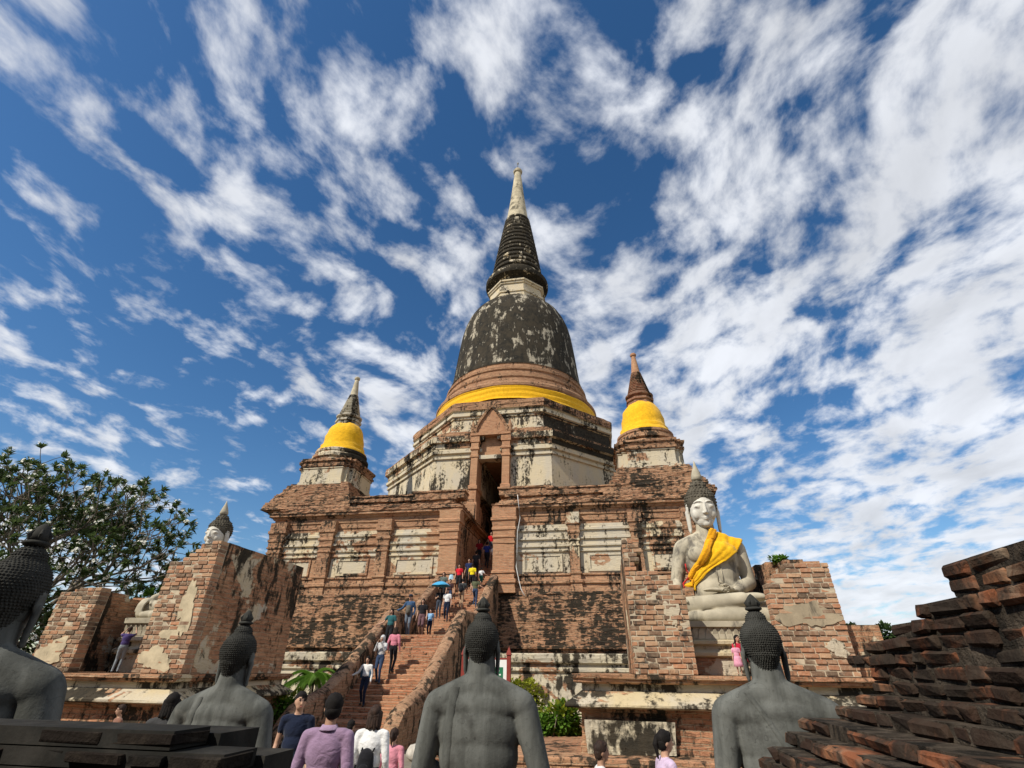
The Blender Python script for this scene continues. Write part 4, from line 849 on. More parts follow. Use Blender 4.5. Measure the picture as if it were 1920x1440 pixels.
def lerp_path(pts, t):
    s = t * (len(pts) - 1); i = min(int(s), len(pts) - 2); f = s - i
    return tuple(a + (b - a) * f for a, b in zip(pts[i], pts[i + 1]))
def on_body(x, z, side=1, off=0.02):
    r = BVH.ray_cast(Vector((x, side * 2.0, z)), Vector((0, -side, 0)))
    if r[0] is None: r = BVH.find_nearest(Vector((x, side * 0.15, z)))
    n_ = r[1] if r[1].y * side > 0 else -r[1]
    return r[0] + r[1] * off
def sash(root):
    U = [(-0.02, 1.22), (0.05, 1.06), (0.16, 0.90), (0.30, 0.70), (0.405, 0.50)]; Lw = [(-0.47, 1.06), (-0.37, 0.92), (-0.13, 0.78), (0.13, 0.63), (0.35, 0.42)]
    nt_, ns = 44, 26; vs = []; fs = []
    rnd = random.Random(3); ph = [rnd.uniform(0, 6) for _ in range(5)]
    for i in range(nt_ + 1):
        t = i / nt_; a = lerp_path(U, t); b = lerp_path(Lw, t)
        for j in range(ns + 1):
            s = j / ns; x = a[0] + (b[0] - a[0]) * s; z = a[1] + (b[1] - a[1]) * s
            f = 0.0075 * (math.sin(s * 13 + 2.2 * math.sin(t * 3 + ph[0])) + 0.7 * math.sin(s * 29 + 3 * math.sin(t * 4 + ph[1])) + 0.5 * math.sin(s * 7 - t * 9))
            vs.append(on_body(x, z, 1, 0.026 + f))
    # over the shoulder and a little way down the back
    back = []
    for i in range(1, 15):
        t = i / 14
        for j in range(ns + 1):
            s = j / ns; x = -0.02 + (-0.45 + 0.02) * s + 0.1 * t; z = (1.22 - 0.16 * s) - 0.5 * t
            vs2 = on_body(x, z, -1, 0.026 + 0.010 * math.sin(s * 15 + t * 2)); back.append(vs2)
    for i in range(nt_):
        for j in range(ns): fs.append((i * (ns + 1) + j, i * (ns + 1) + j + 1, (i + 1) * (ns + 1) + j + 1, (i + 1) * (ns + 1) + j))
    b0 = len(vs); vs += back
    for j in range(ns): fs.append((j + 1, j, b0 + j, b0 + j + 1))
    for i in range(13):
        for j in range(ns): fs.append((b0 + i * (ns + 1) + j + 1, b0 + i * (ns + 1) + j, b0 + (i + 1) * (ns + 1) + j, b0 + (i + 1) * (ns + 1) + j + 1))
    t = thing('sash', 'bright yellow cloth sash draped over the large Buddha', 'cloth', root.location, PI, None, 1.85); t.scale = (1.85, 1.85, 1.99)
    o = MB().add(vs, fs).build('cloth', M['yellow'], t, True); m_ = o.modifiers.new('s', 'SMOOTH'); m_.iterations = 3; m_.factor = 0.4; q = o.modifiers.new('t', 'SOLIDIFY'); q.thickness = 0.012
    # the rolled orange edge
    vs = []; fs = []
    for i in range(nt_ + 1):
        tt = i / nt_; a = lerp_path(U, tt)
        for j in range(7):
            s = j / 6; vs.append(on_body(a[0] - 0.012 - 0.075 * s * (0.8 + 0.4 * math.sin(tt * 5)), a[1] - 0.02 * s, 1, 0.045 + 0.014 * math.sin(s * PI) + 0.006 * math.sin(s * 9 + tt * 11)))
    for i in range(nt_):
        for j in range(6): fs.append((i * 7 + j, i * 7 + j + 1, (i + 1) * 7 + j + 1, (i + 1) * 7 + j))
    o = MB().add(vs, fs).build('rolled_edge', M['orange'], t, True); q = o.modifiers.new('t', 'SOLIDIFY'); q.thickness = 0.01
    rb = MB(); pts = [on_body(0.40, z, 1, 0.03) for z in (0.78, 0.70, 0.62, 0.54, 0.46)]; rb.tube(pts, 0.012, 8); rb.build('ribbon', M['red'], t, True)
sash(big1)
# the carved end of the robe on the belly
def carved(root, label):
    pts = [on_body(-0.07, 0.72, 1, 0.004), on_body(-0.07, 0.52, 1, 0.004), on_body(0.0, 0.52, 1, 0.004), on_body(0.0, 0.72, 1, 0.004)]
    c = MB(); c.tube(pts[:2], 0.007, 6); c.tube(pts[1:3], 0.007, 6); c.tube(pts[2:], 0.007, 6)
    for k in range(3):
        for s in (-1, 1): c.tube([on_body(-0.035 + s * 0.045 * math.sin(PI * q / 6), 0.51 - 0.045 * k - 0.045 * q / 6, 1, 0.004) for q in range(7)], 0.006, 6)
    c.build('robe_end', M['stone'], root, True)
carved(big1, '')

# the four statues in the foreground, seen from behind
def row_statue(label, loc, rz, s, hs, fold):
    t, hd = buddha('buddha_statue', label, loc, rz, s, hs, SML, 'row of grey seated Buddhas')
    f = MB()
    if fold == 'diag': pth = [(-0.21, 1.13), (-0.10, 0.95), (0.02, 0.72), (0.16, 0.48), (0.28, 0.30)]
    else: pth = [(-0.20, 1.12), (-0.235, 0.9), (-0.245, 0.65), (-0.25, 0.4), (-0.24, 0.2)]
    nf, ww = 20, (0.075 if fold == 'vert' else 0.045); vs = []
    for k in range(nf + 1):
        x, z = lerp_path(pth, k / nf)
        for u, e in ((-0.55, -0.004), (-0.5, 0.006), (0.0, 0.008), (0.5, 0.006), (0.55, -0.004)): vs.append(on_body(x + u * ww, z, -1, e))
    f.add(vs, [(k * 5 + j, k * 5 + j + 1, (k + 1) * 5 + j + 1, (k + 1) * 5 + j) for k in range(nf) for j in range(4)])
    f.build('robe_fold', M['stoneg'], t, True)
    h = loc[2] - GZ - 0.005
    z0 = -h / s
    pl = [(-0.86, -0.42), (0.86, -0.42), (0.86, 0.66), (-0.86, 0.66)]
    MB().sweep(pl, [(0.08, z0), (0.08, z0 * 0.8), (0.0, z0 * 0.78), (-0.06, z0 * 0.5), (-0.06, z0 * 0.35), (0.04, z0 * 0.25), (0.04, 0.02)]).build('pedestal', M['plinth'], t)
    return t
row_statue('grey Buddha statue seen from behind, in front of the maroon-posted sign', (-0.97, 4.2, 0.79), 0.02, 0.84, 0.80, 'vert')
row_statue('grey Buddha statue seen from behind with diagonal robe edge, below the sashed Buddha', (1.10, 4.2, 0.80), -0.10, 0.82, 0.84, 'diag')
row_statue('grey Buddha statue seen from behind, in front of the tall niche wall', (-3.12, 4.25, 0.70), 0.06, 0.83, 0.84, 'vert')
row_statue('large-curled Buddha statue with long pale ear, behind the dark brick wall', (-3.34, 2.45, 0.85), 0.42, 0.89, 0.91, 'vert')

# ------------------------------------------------------------------ near ruined brick walls
nw = thing('ruined_wall', 'dark ruined brick wall with ragged stepped courses beside the diagonal-robed statue', 'wall', (1.9, 2.2, GZ))
rnd = random.Random(41); core = MB(); z = 2.20; k = 0; CO = 0.054
while z > 1.0:
    xf = 1.25 if z > 1.80 else 1.25 - (1.80 - z) * 1.95
    if z <= 1.80: xf += rnd.uniform(-0.05, 0.06)
    ye = 2.15 if z > 2.1 else (2.35 + (2.1 - z) * 5.0 if z > 1.93 else 3.05 + rnd.uniform(-0.12, 0.12))
    yy = ye
    first = True
    while yy > 0.9:
        l = rnd.uniform(0.13, 0.23)
        if rnd.random() < 0.2: l *= 0.55
        if rnd.random() < 0.06 and yy < ye - 0.2: yy -= l; continue
        o = bpy.data.objects.new('brick', rnd.choice(BM_D)); COL.objects.link(o); o.parent = nw
        d = 0.20; pr_ = rnd.uniform(-0.020, 0.004)
        o.location = (xf + pr_ + d / 2 - 1.9, yy - l / 2 - 2.2, z - CO / 2 - GZ); o.rotation_euler = (rnd.uniform(-0.04, 0.04), rnd.uniform(-0.03, 0.03), -PI / 2 + rnd.uniform(-0.09, 0.09))
        o.scale = (l - 0.014, d, CO - 0.004 + rnd.uniform(-0.008, 0.003)); yy -= l
    # ends of the course seen from the stairs side
    core.box(xf + 0.006 - 1.9, 2.6 - 1.9, 0.9 - 2.2, ye - 0.02 - 2.2, z - CO - GZ, z - 0.001 - GZ)
    z -= CO; k += 1
core.box(xf + 0.05 - 1.9, 2.55 - 1.9, 0.95 - 2.2, 3.0 - 2.2, 0.01, z - GZ - 0.005)
core.build('mortar_core', M['mortarb'], nw)

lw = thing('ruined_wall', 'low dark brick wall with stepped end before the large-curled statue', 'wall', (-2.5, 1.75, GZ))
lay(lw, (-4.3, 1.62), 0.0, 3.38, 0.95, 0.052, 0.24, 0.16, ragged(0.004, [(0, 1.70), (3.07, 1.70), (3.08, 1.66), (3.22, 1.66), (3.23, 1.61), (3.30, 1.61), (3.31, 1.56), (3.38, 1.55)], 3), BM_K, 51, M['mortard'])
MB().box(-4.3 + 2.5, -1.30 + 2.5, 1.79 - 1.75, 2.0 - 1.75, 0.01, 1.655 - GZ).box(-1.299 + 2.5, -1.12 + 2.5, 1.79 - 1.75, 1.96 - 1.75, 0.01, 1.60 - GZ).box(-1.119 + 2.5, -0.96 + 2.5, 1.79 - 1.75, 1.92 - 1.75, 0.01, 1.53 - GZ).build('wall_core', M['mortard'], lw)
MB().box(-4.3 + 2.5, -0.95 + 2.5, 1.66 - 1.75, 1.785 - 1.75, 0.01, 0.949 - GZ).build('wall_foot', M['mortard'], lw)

# ------------------------------------------------------------------ unseen hall added behind the camera to shade the foreground
hall = thing('shade_blocker', 'unseen brick hall with tiled roof, added to shade the foreground statues', 'blocker', (-8, -9, GZ))
HX0, HX1, HY0, HY1, HZ = -36.0, 16.0, -12.0, -5.6, 10.15
MB().box(HX0 + 8, HX1 + 8, HY0 + 9, HY1 + 9 - 0.4, 0.01, HZ - 2.2).build('wall', M['plinth'], hall)
ym = (HY0 + HY1) / 2
MB().extrude_x([(HY0 - 0.6 + 9, HZ - 2.3), (HY1 + 0.2 + 9, HZ - 2.3), (HY1 + 0.2 + 9, HZ - 2.1), (ym + 9, HZ + 0.3), (HY0 - 0.6 + 9, HZ - 2.1)], HX0 + 7.5, HX1 + 8.5).build('roof', M['tile'], hall)

# ------------------------------------------------------------------ people
SKIN = plain('skin', (0.46, 0.27, 0.18), 0.08, 8, 0.55, 0, spec=0.35); SKIND = plain('tan_skin', (0.34, 0.19, 0.12), 0.08, 8, 0.55, 0, spec=0.35)
HAIRM = plain('black_hair', (0.012, 0.010, 0.009), 0.4, 30, 0.75, 0.8, 0.006, spec=0.15, sc=(1, 1, 0.3)); HAIRB = plain('brown_hair', (0.035, 0.018, 0.011), 0.5, 30, 0.65, 0.8, 0.006, spec=0.25, sc=(1, 1, 0.3))
SHOE = plain('shoe', (0.05, 0.045, 0.04), 0.2, 8, 0.6, 0); EYE = plain('dark_eye', (0.02, 0.015, 0.012), 0.1, 8, 0.3, 0); LIP = plain('lip', (0.34, 0.12, 0.10), 0.1, 8, 0.5, 0)
CL = {}
def clothmat(c):
    k = tuple(round(x, 3) for x in c)
    if k not in CL: CL[k] = cloth('fabric', k, 0.85)
    return CL[k]
ARMS = {  # elbow and wrist relative to the shoulder, for the +X side, facing +Y (1.7 m figure)
    'down': ((0.05, -0.03, -0.28), (0.07, 0.06, -0.52)), 'swing': ((0.05, -0.10, -0.26), (0.05, 0.02, -0.50)), 'fwd': ((0.04, 0.06, -0.27), (0.02, 0.26, -0.38)),
    'rail': ((0.14, 0.02, -0.22), (0.34, 0.10, -0.32)), 'photo': ((0.03, 0.16, -0.22), (-0.10, 0.28, 0.06)), 'chest': ((0.05, -0.02, -0.28), (-0.10, 0.16, -0.22)), 'up': ((0.08, 0.14, 0.05), (0.0, 0.30, 0.22)), 'strap': ((0.06, -0.02, -0.27), (-0.06, 0.13, -0.08))}
def person(label, loc, face, H, shirt, pants, skin=SKIN, arms=('down', 'down'), gait=0.0, lift=0.0, hair='short', hcol=HAIRM, sleeve=0.5, legs='long', shoe=SHOE, lean=0.0, vox=0.017, turn=0.0, seat=False, group=None, width=1.0):
    """face: heading in radians from +Y, counter-clockwise; gait: stride; lift: how far the front foot stands higher"""
    s = H / 1.7
    t = thing('person', label, 'person', loc, face, group)
    segs = []; b = MB()
    def C(p0, r0, p1, r1, tg, n=16, flat=(1, 1)): b.cap([x * s for x in p0], r0 * s, [x * s for x in p1], r1 * s, n, flat); segs.append((Vector(p0) * s, Vector(p1) * s, tg, max(r0, r1) * s))
    def E(c, r, tg): b.ell([x * s for x in c], [x * s for x in r], 26, 18); segs.append((Vector(c) * s, Vector(c) * s, tg, max(r) * s))
    w = width; dz = -0.42 if seat else 0.0
    def L(p): return (p[0], p[1] + lean * max(0, p[2] - 0.9 - dz), p[2])          # the upper body leans forward
    E(L((0, 0, 0.95 + dz)), (0.165 * w, 0.115 * w, 0.12), 'p'); E(L((0, 0, 1.08 + dz)), (0.158 * w, 0.112 * w, 0.16), 's'); E(L((0, -0.008, 1.26 + dz)), (0.170 * w, 0.108 * w, 0.19), 's')
    C(L((-0.145 * w, 0, 1.385 + dz)), 0.062, L((0.145 * w, 0, 1.385 + dz)), 0.062, 's'); C(L((0, -0.005, 1.40 + dz)), 0.056, L((0, 0.012, 1.52 + dz)), 0.05, 'k')
    hc = Vector(L((0, 0.025, 1.595 + dz)))
    q = Matrix.Rotation(turn, 3, 'Z')
    def HD(p): v = hc + q @ Vector(p); return (v.x, v.y, v.z)
    E(HD((0, 0, 0.01)), (0.074, 0.09, 0.10), 'k'); E(HD((0, 0.012, -0.05)), (0.058, 0.07, 0.065), 'k'); C(HD((0, 0.082, 0.015)), 0.010, HD((0, 0.103, -0.03)), 0.014, 'k', 8)
    for sx in (-1, 1): E(HD((sx * 0.074, -0.008, -0.01)), (0.012, 0.022, 0.032), 'k')
    for i, sx in enumerate((-1, 1)):
        el, wr = ARMS[arms[i]]; sh = Vector(L((sx * 0.185 * w, 0, 1.375 + dz)))
        e = sh + Vector((sx * el[0], el[1], el[2])); wv = sh + Vector((sx * wr[0], wr[1], wr[2]))
        if sleeve < 1.0:
            md = sh.lerp(e, max(0.15, sleeve * 1.0)); C(sh, 0.060, md, 0.056, 's'); C(md, 0.043, e, 0.040, 'k')
            C(e, 0.039, wv, 0.028, 'k')
        else: C(sh, 0.060, e, 0.050, 's'); C(e, 0.047, wv, 0.036, 's')
        d = (wv - e).normalized(); C(wv, 0.028, wv + d * 0.07, 0.032, 'k', 8, (0.65, 1.2))
    feet = []
    for i, sx in enumerate((-1, 1)):
        hp = Vector((sx * 0.088 * w, 0, 0.90 + dz)); f = gait * (1 if i == 0 else -1); up = max(0, f) / max(abs(gait), 1e-6) * lift if gait else 0
        if seat: kn = Vector((sx * 0.13, 0.40, 0.48)); an = Vector((sx * 0.12, 0.36, 0.08))
        else:
            an = Vector((sx * 0.095, f - 0.03, 0.075 + up + (0.05 if f < 0 and lift == 0 else 0))); md = hp.lerp(an, 0.5); d = an - hp; need = math.sqrt(max(0.0, 0.425 ** 2 - (d.length / 2) ** 2)) if d.length < 0.85 else 0.0
            kn = md + Vector((0, 1, 0.15)).normalized() * need
        lt = 'p' if legs == 'long' else 'k'
        C(hp, 0.092 * (0.6 + 0.4 * w), kn, 0.064, 'p')
        C(kn, 0.058 if legs == 'long' else 0.052, an, 0.045 if legs == 'long' else 0.034, lt); fo = an + Vector((0, -0.03, -0.04)); C(fo, 0.036, fo + Vector((sx * 0.015, 0.165, -0.005)), 0.03, 'o', 8, (1.0, 1.1)); feet.append(an)
    me = remesh(b, vox * s, 6)
    cols = {'s': 0, 'p': 1, 'k': 2, 'o': 3}
    for m_ in (clothmat(shirt), clothmat(pants), skin, shoe, EYE, LIP): me.materials.append(m_)
    A = np.array([tuple(x[0]) for x in segs]); B = np.array([tuple(x[1]) for x in segs]); RR = np.array([x[3] for x in segs]); TG = np.array([cols[x[2]] for x in segs])
    ctr = np.empty(len(me.polygons) * 3); me.polygons.foreach_get('center', ctr); ctr = ctr.reshape(-1, 3)
    AB = B - A; ll = np.maximum((AB ** 2).sum(1), 1e-9)
    tt = np.clip(((ctr[:, None, :] - A[None]) * AB[None]).sum(2) / ll[None], 0, 1); dd = np.linalg.norm(ctr[:, None, :] - (A[None] + tt[..., None] * AB[None]), axis=2) - RR[None]
    me.polygons.foreach_set('material_index', TG[dd.argmin(1)].astype(np.int32)); me.update()
    # fingers and face are small: added to the same mesh
    bm = bmesh.new(); bm.from_mesh(me)
    def addmb(mb_, mi):
        m2 = mb_.mesh('x', []); m2.polygons.foreach_set('use_smooth', [True] * len(m2.polygons)); n0 = len(bm.faces); bm.from_mesh(m2); bm.faces.ensure_lookup_table()
        for f in bm.faces[n0:]: f.material_index = mi; f.smooth = True
        bpy.data.meshes.remove(m2)
    ey = MB(); lp = MB(); fg = MB()
    for sx in (-1, 1): ey.ell([x * s for x in HD((sx * 0.032, 0.080, 0.018))], [x * s for x in (0.014, 0.010, 0.006)], 8, 5); ey.ell([x * s for x in HD((sx * 0.034, 0.084, 0.040))], [x * s for x in (0.020, 0.007, 0.004)], 8, 5)
    lp.ell([x * s for x in HD((0, 0.079, -0.058))], [x * s for x in (0.021, 0.009, 0.007)], 8, 5)
    for i, sx in enumerate((-1, 1)):
        el, wr = ARMS[arms[i]]; sh = Vector(L((sx * 0.185 * w, 0, 1.375 + dz))); e = sh + Vector((sx * el[0], el[1], el[2])); wv = sh + Vector((sx * wr[0], wr[1], wr[2])); d = (wv - e).normalized()
        side = d.cross(Vector((sx, 0.2, 0))).normalized(); curl = Vector((-sx * 0.25, 0.15, -0.1))
        base = wv + d * 0.085
        for k in range(4):
            p0 = base + side * (k - 1.5) * 0.018; l = (0.058, 0.068, 0.064, 0.05)[k]; p1 = p0 + (d + curl * 0.4).normalized() * l * 0.55; p2 = p1 + (d + curl * 1.4).normalized() * l * 0.55
            fg.cap(p0 * s, 0.0095 * s, p1 * s, 0.009 * s, 6); fg.cap(p1 * s, 0.009 * s, p2 * s, 0.007 * s, 6)
        p0 = wv + d * 0.035 + side * -0.028; fg.cap(p0 * s, 0.011 * s, (p0 + (d - side * 0.8).normalized() * 0.05) * s, 0.008 * s, 6)
    addmb(ey, 4); addmb(lp, 5); addmb(fg, 2); bm.to_mesh(me); bm.free()
    body = bpy.data.objects.new('body', me); COL.objects.link(body); body.parent = t
    hm = MB()
    def HE(c, r): hm.ell([x * s for x in HD(c)], [x * s for x in r], 16, 11, q)
    if hair != 'hood':
        HE((0, -0.018, 0.035), (0.086, 0.098, 0.098)); HE((0, -0.045, -0.015), (0.078, 0.066, 0.075))
        HE((0.0, -0.012, 0.052), (0.080, 0.088, 0.075)); HE((0, 0.035, 0.078), (0.062, 0.045, 0.035))
    if hair in ('bob', 'long'):
        ln = 0.13 if hair == 'bob' else 0.30
        for k in range(9):
            a = PI + PI * k / 8; x, y_ = 0.078 * math.cos(a), -0.012 + 0.068 * math.sin(a)
            hm.cap([v * s for v in HD((x * 0.9, y_ * 0.9, 0.03))], 0.034 * s, [v * s for v in HD((x * 1.12, y_ * 1.1 - 0.01, -0.02 - ln * (0.85 + 0.15 * math.sin(k * 3)))) ], 0.024 * s, 8)
    if hair == 'tail':
        hm.cap([v * s for v in HD((0, -0.10, 0.05))], 0.030 * s, [v * s for v in HD((0, -0.135, -0.02))], 0.034 * s, 8); hm.cap([v * s for v in HD((0, -0.135, -0.02))], 0.034 * s, [v * s for v in HD((0, -0.115, -0.16))], 0.012 * s, 8)
    if hair == 'hood':
        hm.ell([x * s for x in HD((0, -0.022, 0.02))], [x * s for x in (0.105, 0.105, 0.125)], 16, 11, q); hm.cap([v * s for v in HD((0, -0.03, -0.08))], 0.085 * s, [v * s for v in HD((0, -0.04, -0.15))], 0.10 * s, 12)
    ho = hm.build('hair' if hair != 'hood' else 'hood', hcol, t, True)
    if hair != 'hood':
        hv = Vector(HD((0, 0, 0))) * s
        for v in ho.data.vertices:
            d = v.co - hv; a = math.atan2(d.y, d.x); v.co += d.normalized() * s * 0.0045 * (math.sin(a * 23 + d.z * 90 / s) + 0.7 * math.sin(a * 41 - d.z * 60 / s))
    if hair == 'cap':
        cm = MB(); cm.lathe([(0.094 * s, 0), (0.096 * s, 0.04 * s), (0.075 * s, 0.085 * s), (0.02 * s, 0.10 * s)], 16); cm.box(-0.07 * s, 0.07 * s, 0.06 * s, 0.17 * s, -0.004 * s, 0.006 * s)
        c_ = cm.build('cap', clothmat((0.03, 0.035, 0.05)), t, True); c_.location = Vector(HD((0, -0.012, 0.055))) * s; c_.rotation_euler = (0, 0, turn)
    if legs == 'skirt':
        sk = MB(); sk.lathe([(0.15 * s, 1.0 * s), (0.19 * s, 0.85 * s), (0.23 * s, 0.62 * s), (0.25 * s, 0.45 * s)], 18, cap=False); k_ = sk.build('skirt', clothmat(shirt if pants == shirt else pants), t, True); k_.modifiers.new('t', 'SOLIDIFY').thickness = 0.008
    return t
def backpack(p, H, col, front=False):
    s = H / 1.7; m_ = MB(); sg = 1 if front else -1
    y0 = sg * 0.12 * s; m_.cap((0, y0 + sg * 0.06 * s, 1.08 * s), 0.14 * s, (0, y0 + sg * 0.05 * s, 1.28 * s), 0.12 * s, 12, (1.0, 0.62))
    m_.cap((0, y0 + sg * 0.13 * s, 1.08 * s), 0.085 * s, (0, y0 + sg * 0.125 * s, 1.14 * s), 0.08 * s, 10, (1.0, 0.5))
    for sx in (-1, 1): m_.tube([(sx * 0.09 * s, sg * 0.15 * s, 1.36 * s), (sx * 0.10 * s, 0, 1.46 * s), (sx * 0.115 * s, -sg * 0.12 * s, 1.34 * s), (sx * 0.12 * s, -sg * 0.10 * s, 1.15 * s), (sx * 0.12 * s, sg * 0.10 * s, 1.05 * s)], 0.014 * s, 6)
    o = m_.build('backpack', clothmat(col), None, True); o.matrix_world = Matrix.Translation(p.location) @ Matrix.Rotation(p.rotation_euler[2], 4, 'Z')
    return o
def on(x, y): return (x, y, zstep(y))
DOWN, UP = PI, 0.0
WHITE, NAVY, JEAN, BLACK, PINK = (0.72, 0.72, 0.70), (0.012, 0.018, 0.04), (0.035, 0.06, 0.12), (0.015, 0.015, 0.018), (0.62, 0.22, 0.28)
GS = 'visitors on the staircase'; GF = 'visitors on the ground'
p = person('woman in white top and blue jacket stepping down at the foot of the stairs', on(-8.10, 17.85), DOWN, 1.42, WHITE, NAVY, gait=0.10, arms=('down', 'rail'), hair='long', sleeve=1.0, group=GS)
jk = MB()
for sx in (-1, 1): jk.cap((sx * 0.125, -0.02, 0.85), 0.05, (sx * 0.135, -0.02, 1.13), 0.055, 10, (1, 1.7))
jk.build('open_jacket', clothmat((0.03, 0.08, 0.14)), p, True)
person('person in pale hooded top holding a camera to the face', on(-8.05, 18.75), DOWN, 1.5, (0.55, 0.55, 0.55), JEAN, gait=0.10, arms=('photo', 'photo'), hair='hood', hcol=clothmat((0.55, 0.55, 0.55)), sleeve=1.0, group=GS)
person('person in pink long-sleeved shirt and black trousers walking up', on(-7.80, 19.25), UP, 1.5, PINK, BLACK, gait=0.12, lift=0.0, arms=('swing', 'down'), hair='bob', hcol=HAIRB, sleeve=1.0, group=GS)
p = person('man in denim jacket and cap descending beside the left balustrade', on(-8.62, 22.6), DOWN, 1.66, (0.05, 0.10, 0.19), (0.14, 0.17, 0.21), gait=0.12, arms=('swing', 'rail'), hair='cap', sleeve=1.0, group=GS)
o = backpack(p, 1.5, (0.12, 0.11, 0.09), True); tag(o, 'olive bag worn on the front of the denim-jacket man', 'bag')
p = person('woman in black with dark hair and patterned shorts on the landing', on(-8.32, 23.5), DOWN, 1.6, BLACK, (0.16, 0.09, 0.10), gait=0.08, hair='long', legs='short', group=GS)
person('boy in light blue shirt and navy trousers on the landing', on(-8.10, 24.05), DOWN, 1.22, (0.25, 0.47, 0.72), NAVY, arms=('down', 'rail'), hair='short', sleeve=0.5, gait=0.05, group=GS)
pu = person('person in black under the blue umbrella', on(-8.22, 25.6), DOWN, 1.45, BLACK, (0.05, 0.06, 0.08), arms=('down', 'chest'), hair='bob', group=GS)
person('person in white shirt and sunglasses descending the stairs', on(-7.72, 25.3), DOWN, 1.5, WHITE, NAVY, arms=('down', 'swing'), gait=0.10, hair='short', hcol=HAIRB, group=GS)
p = person('man in grey shirt and tan trousers bending as he climbs', on(-7.28, 26.3), UP, 1.55, (0.06, 0.065, 0.065), (0.40, 0.27, 0.17), lean=0.35, gait=0.13, lift=0.15, arms=('fwd', 'fwd'), group=GS)
o = backpack(p, 1.5, BLACK); tag(o, 'black backpack on the bending climber', 'bag')
person('woman with dark hair and grey top on the stairs behind the umbrella', on(-8.52, 27.0), DOWN, 1.5, (0.12, 0.14, 0.12), BLACK, hair='long', group=GS)
person('woman in pale blue dress holding the balustrade', on(-8.42, 28.2), DOWN, 1.55, (0.38, 0.58, 0.68), (0.38, 0.58, 0.68), arms=('down', 'rail'), hair='long', legs='skirt', group=GS)
person('person in red shirt and black shorts coming down', on(-7.95, 28.0), DOWN, 1.48, (0.60, 0.015, 0.03), BLACK, hair='short', legs='short', gait=0.08, group=GS)
person('man in bright yellow shirt climbing barefoot', on(-7.18, 28.0), UP, 1.5, (0.75, 0.60, 0.015), BLACK, legs='short', gait=0.12, lift=0.15, shoe=SKIN, skin=SKIND, group=GS)
person('child in white shirt and green shorts beside the yellow-shirted man', on(-6.78, 28.5), UP, 1.05, WHITE, (0.015, 0.14, 0.10), legs='short', arms=('down', 'rail'), gait=0.08, lift=0.12, group=GS)
person('person in white shirt at the right jamb of the slot', on(-6.5, 30.6), UP, 1.55, WHITE, BLACK, gait=0.1, lift=0.15, group=GS)
person('person in blue shirt deep in the shaded slot', on(-7.0, 30.7), UP, 1.6, (0.02, 0.04, 0.22), BLACK, gait=0.1, lift=0.15, group=GS)
person('person in red shirt highest on the shaded stairs', on(-7.15, 32.6), DOWN, 1.6, (0.5, 0.01, 0.015), (0.1, 0.1, 0.11), gait=0.1, group=GS)
person('person in maroon shirt leaning on the slot wall', on(-7.65, 31.3), DOWN, 1.6, (0.28, 0.012, 0.02), BLACK, gait=0.06, hair='bob', group=GS)
person('person in black shirt entering the slot ahead of the yellow-shirted man', on(-7.35, 29.4), UP, 1.55, (0.03, 0.03, 0.032), BLACK, gait=0.1, lift=0.15, hair='short', group=GS)

person('woman in olive top on the upper stairs beside the right balustrade', on(-6.62, 26.6), UP, 1.5, (0.10, 0.11, 0.06), JEAN, gait=0.1, lift=0.15, hair='bob', arms=('down', 'rail'), group=GS)
person('man in dark blue shirt near the head of the stairs', on(-7.55, 28.6), DOWN, 1.58, (0.02, 0.03, 0.09), BLACK, gait=0.1, group=GS)
person('boy in dark shirt behind the white-shirted visitor', on(-7.95, 26.4), DOWN, 1.35, (0.06, 0.03, 0.03), JEAN, gait=0.1, group=GS)
person('woman in teal blouse holding the left balustrade on the lower flight', on(-8.6, 20.6), DOWN, 1.5, (0.03, 0.12, 0.13), BLACK, gait=0.1, arms=('down', 'rail'), hair='long', group=GS)

# umbrella
um = thing('umbrella', 'open sky-blue umbrella above the person in black', 'umbrella', (pu.location[0] + 0.08, pu.location[1] - 0.2, pu.location[2] + 0.95))
cn = MB(); nn_ = 8
vs = [(0, 0, 0.78)]
for j in range(1, 7):
    r = 0.52 * j / 6; zz = 0.78 - 0.24 * (j / 6) ** 1.8
    for k in range(32): sc_ = 1 - 0.05 * abs(math.sin(k * PI / 4)) * (j / 6); vs.append((r * sc_ * math.cos(2 * PI * k / 32), r * sc_ * math.sin(2 * PI * k / 32), zz + 0.03 * abs(math.sin(k * PI / 8)) * (j / 6)))
fs = [(0, 1 + k, 1 + (k + 1) % 32) for k in range(32)] + [(1 + j * 32 + k, 1 + (j + 1) * 32 + k, 1 + (j + 1) * 32 + (k + 1) % 32, 1 + j * 32 + (k + 1) % 32) for j in range(5) for k in range(32)]
cn.add(vs, fs); c_ = cn.build('canopy', clothmat((0.06, 0.36, 0.62)), um, True); c_.modifiers.new('t', 'SOLIDIFY').thickness = 0.006
MB().tube([(0, 0, 0), (0, 0, 0.84)], 0.008, 6).build('shaft', M['iron'], um, True); MB().tube([(0, 0, -0.06), (0, 0, 0.03)], 0.016, 8).build('handle', EYE, um, True)

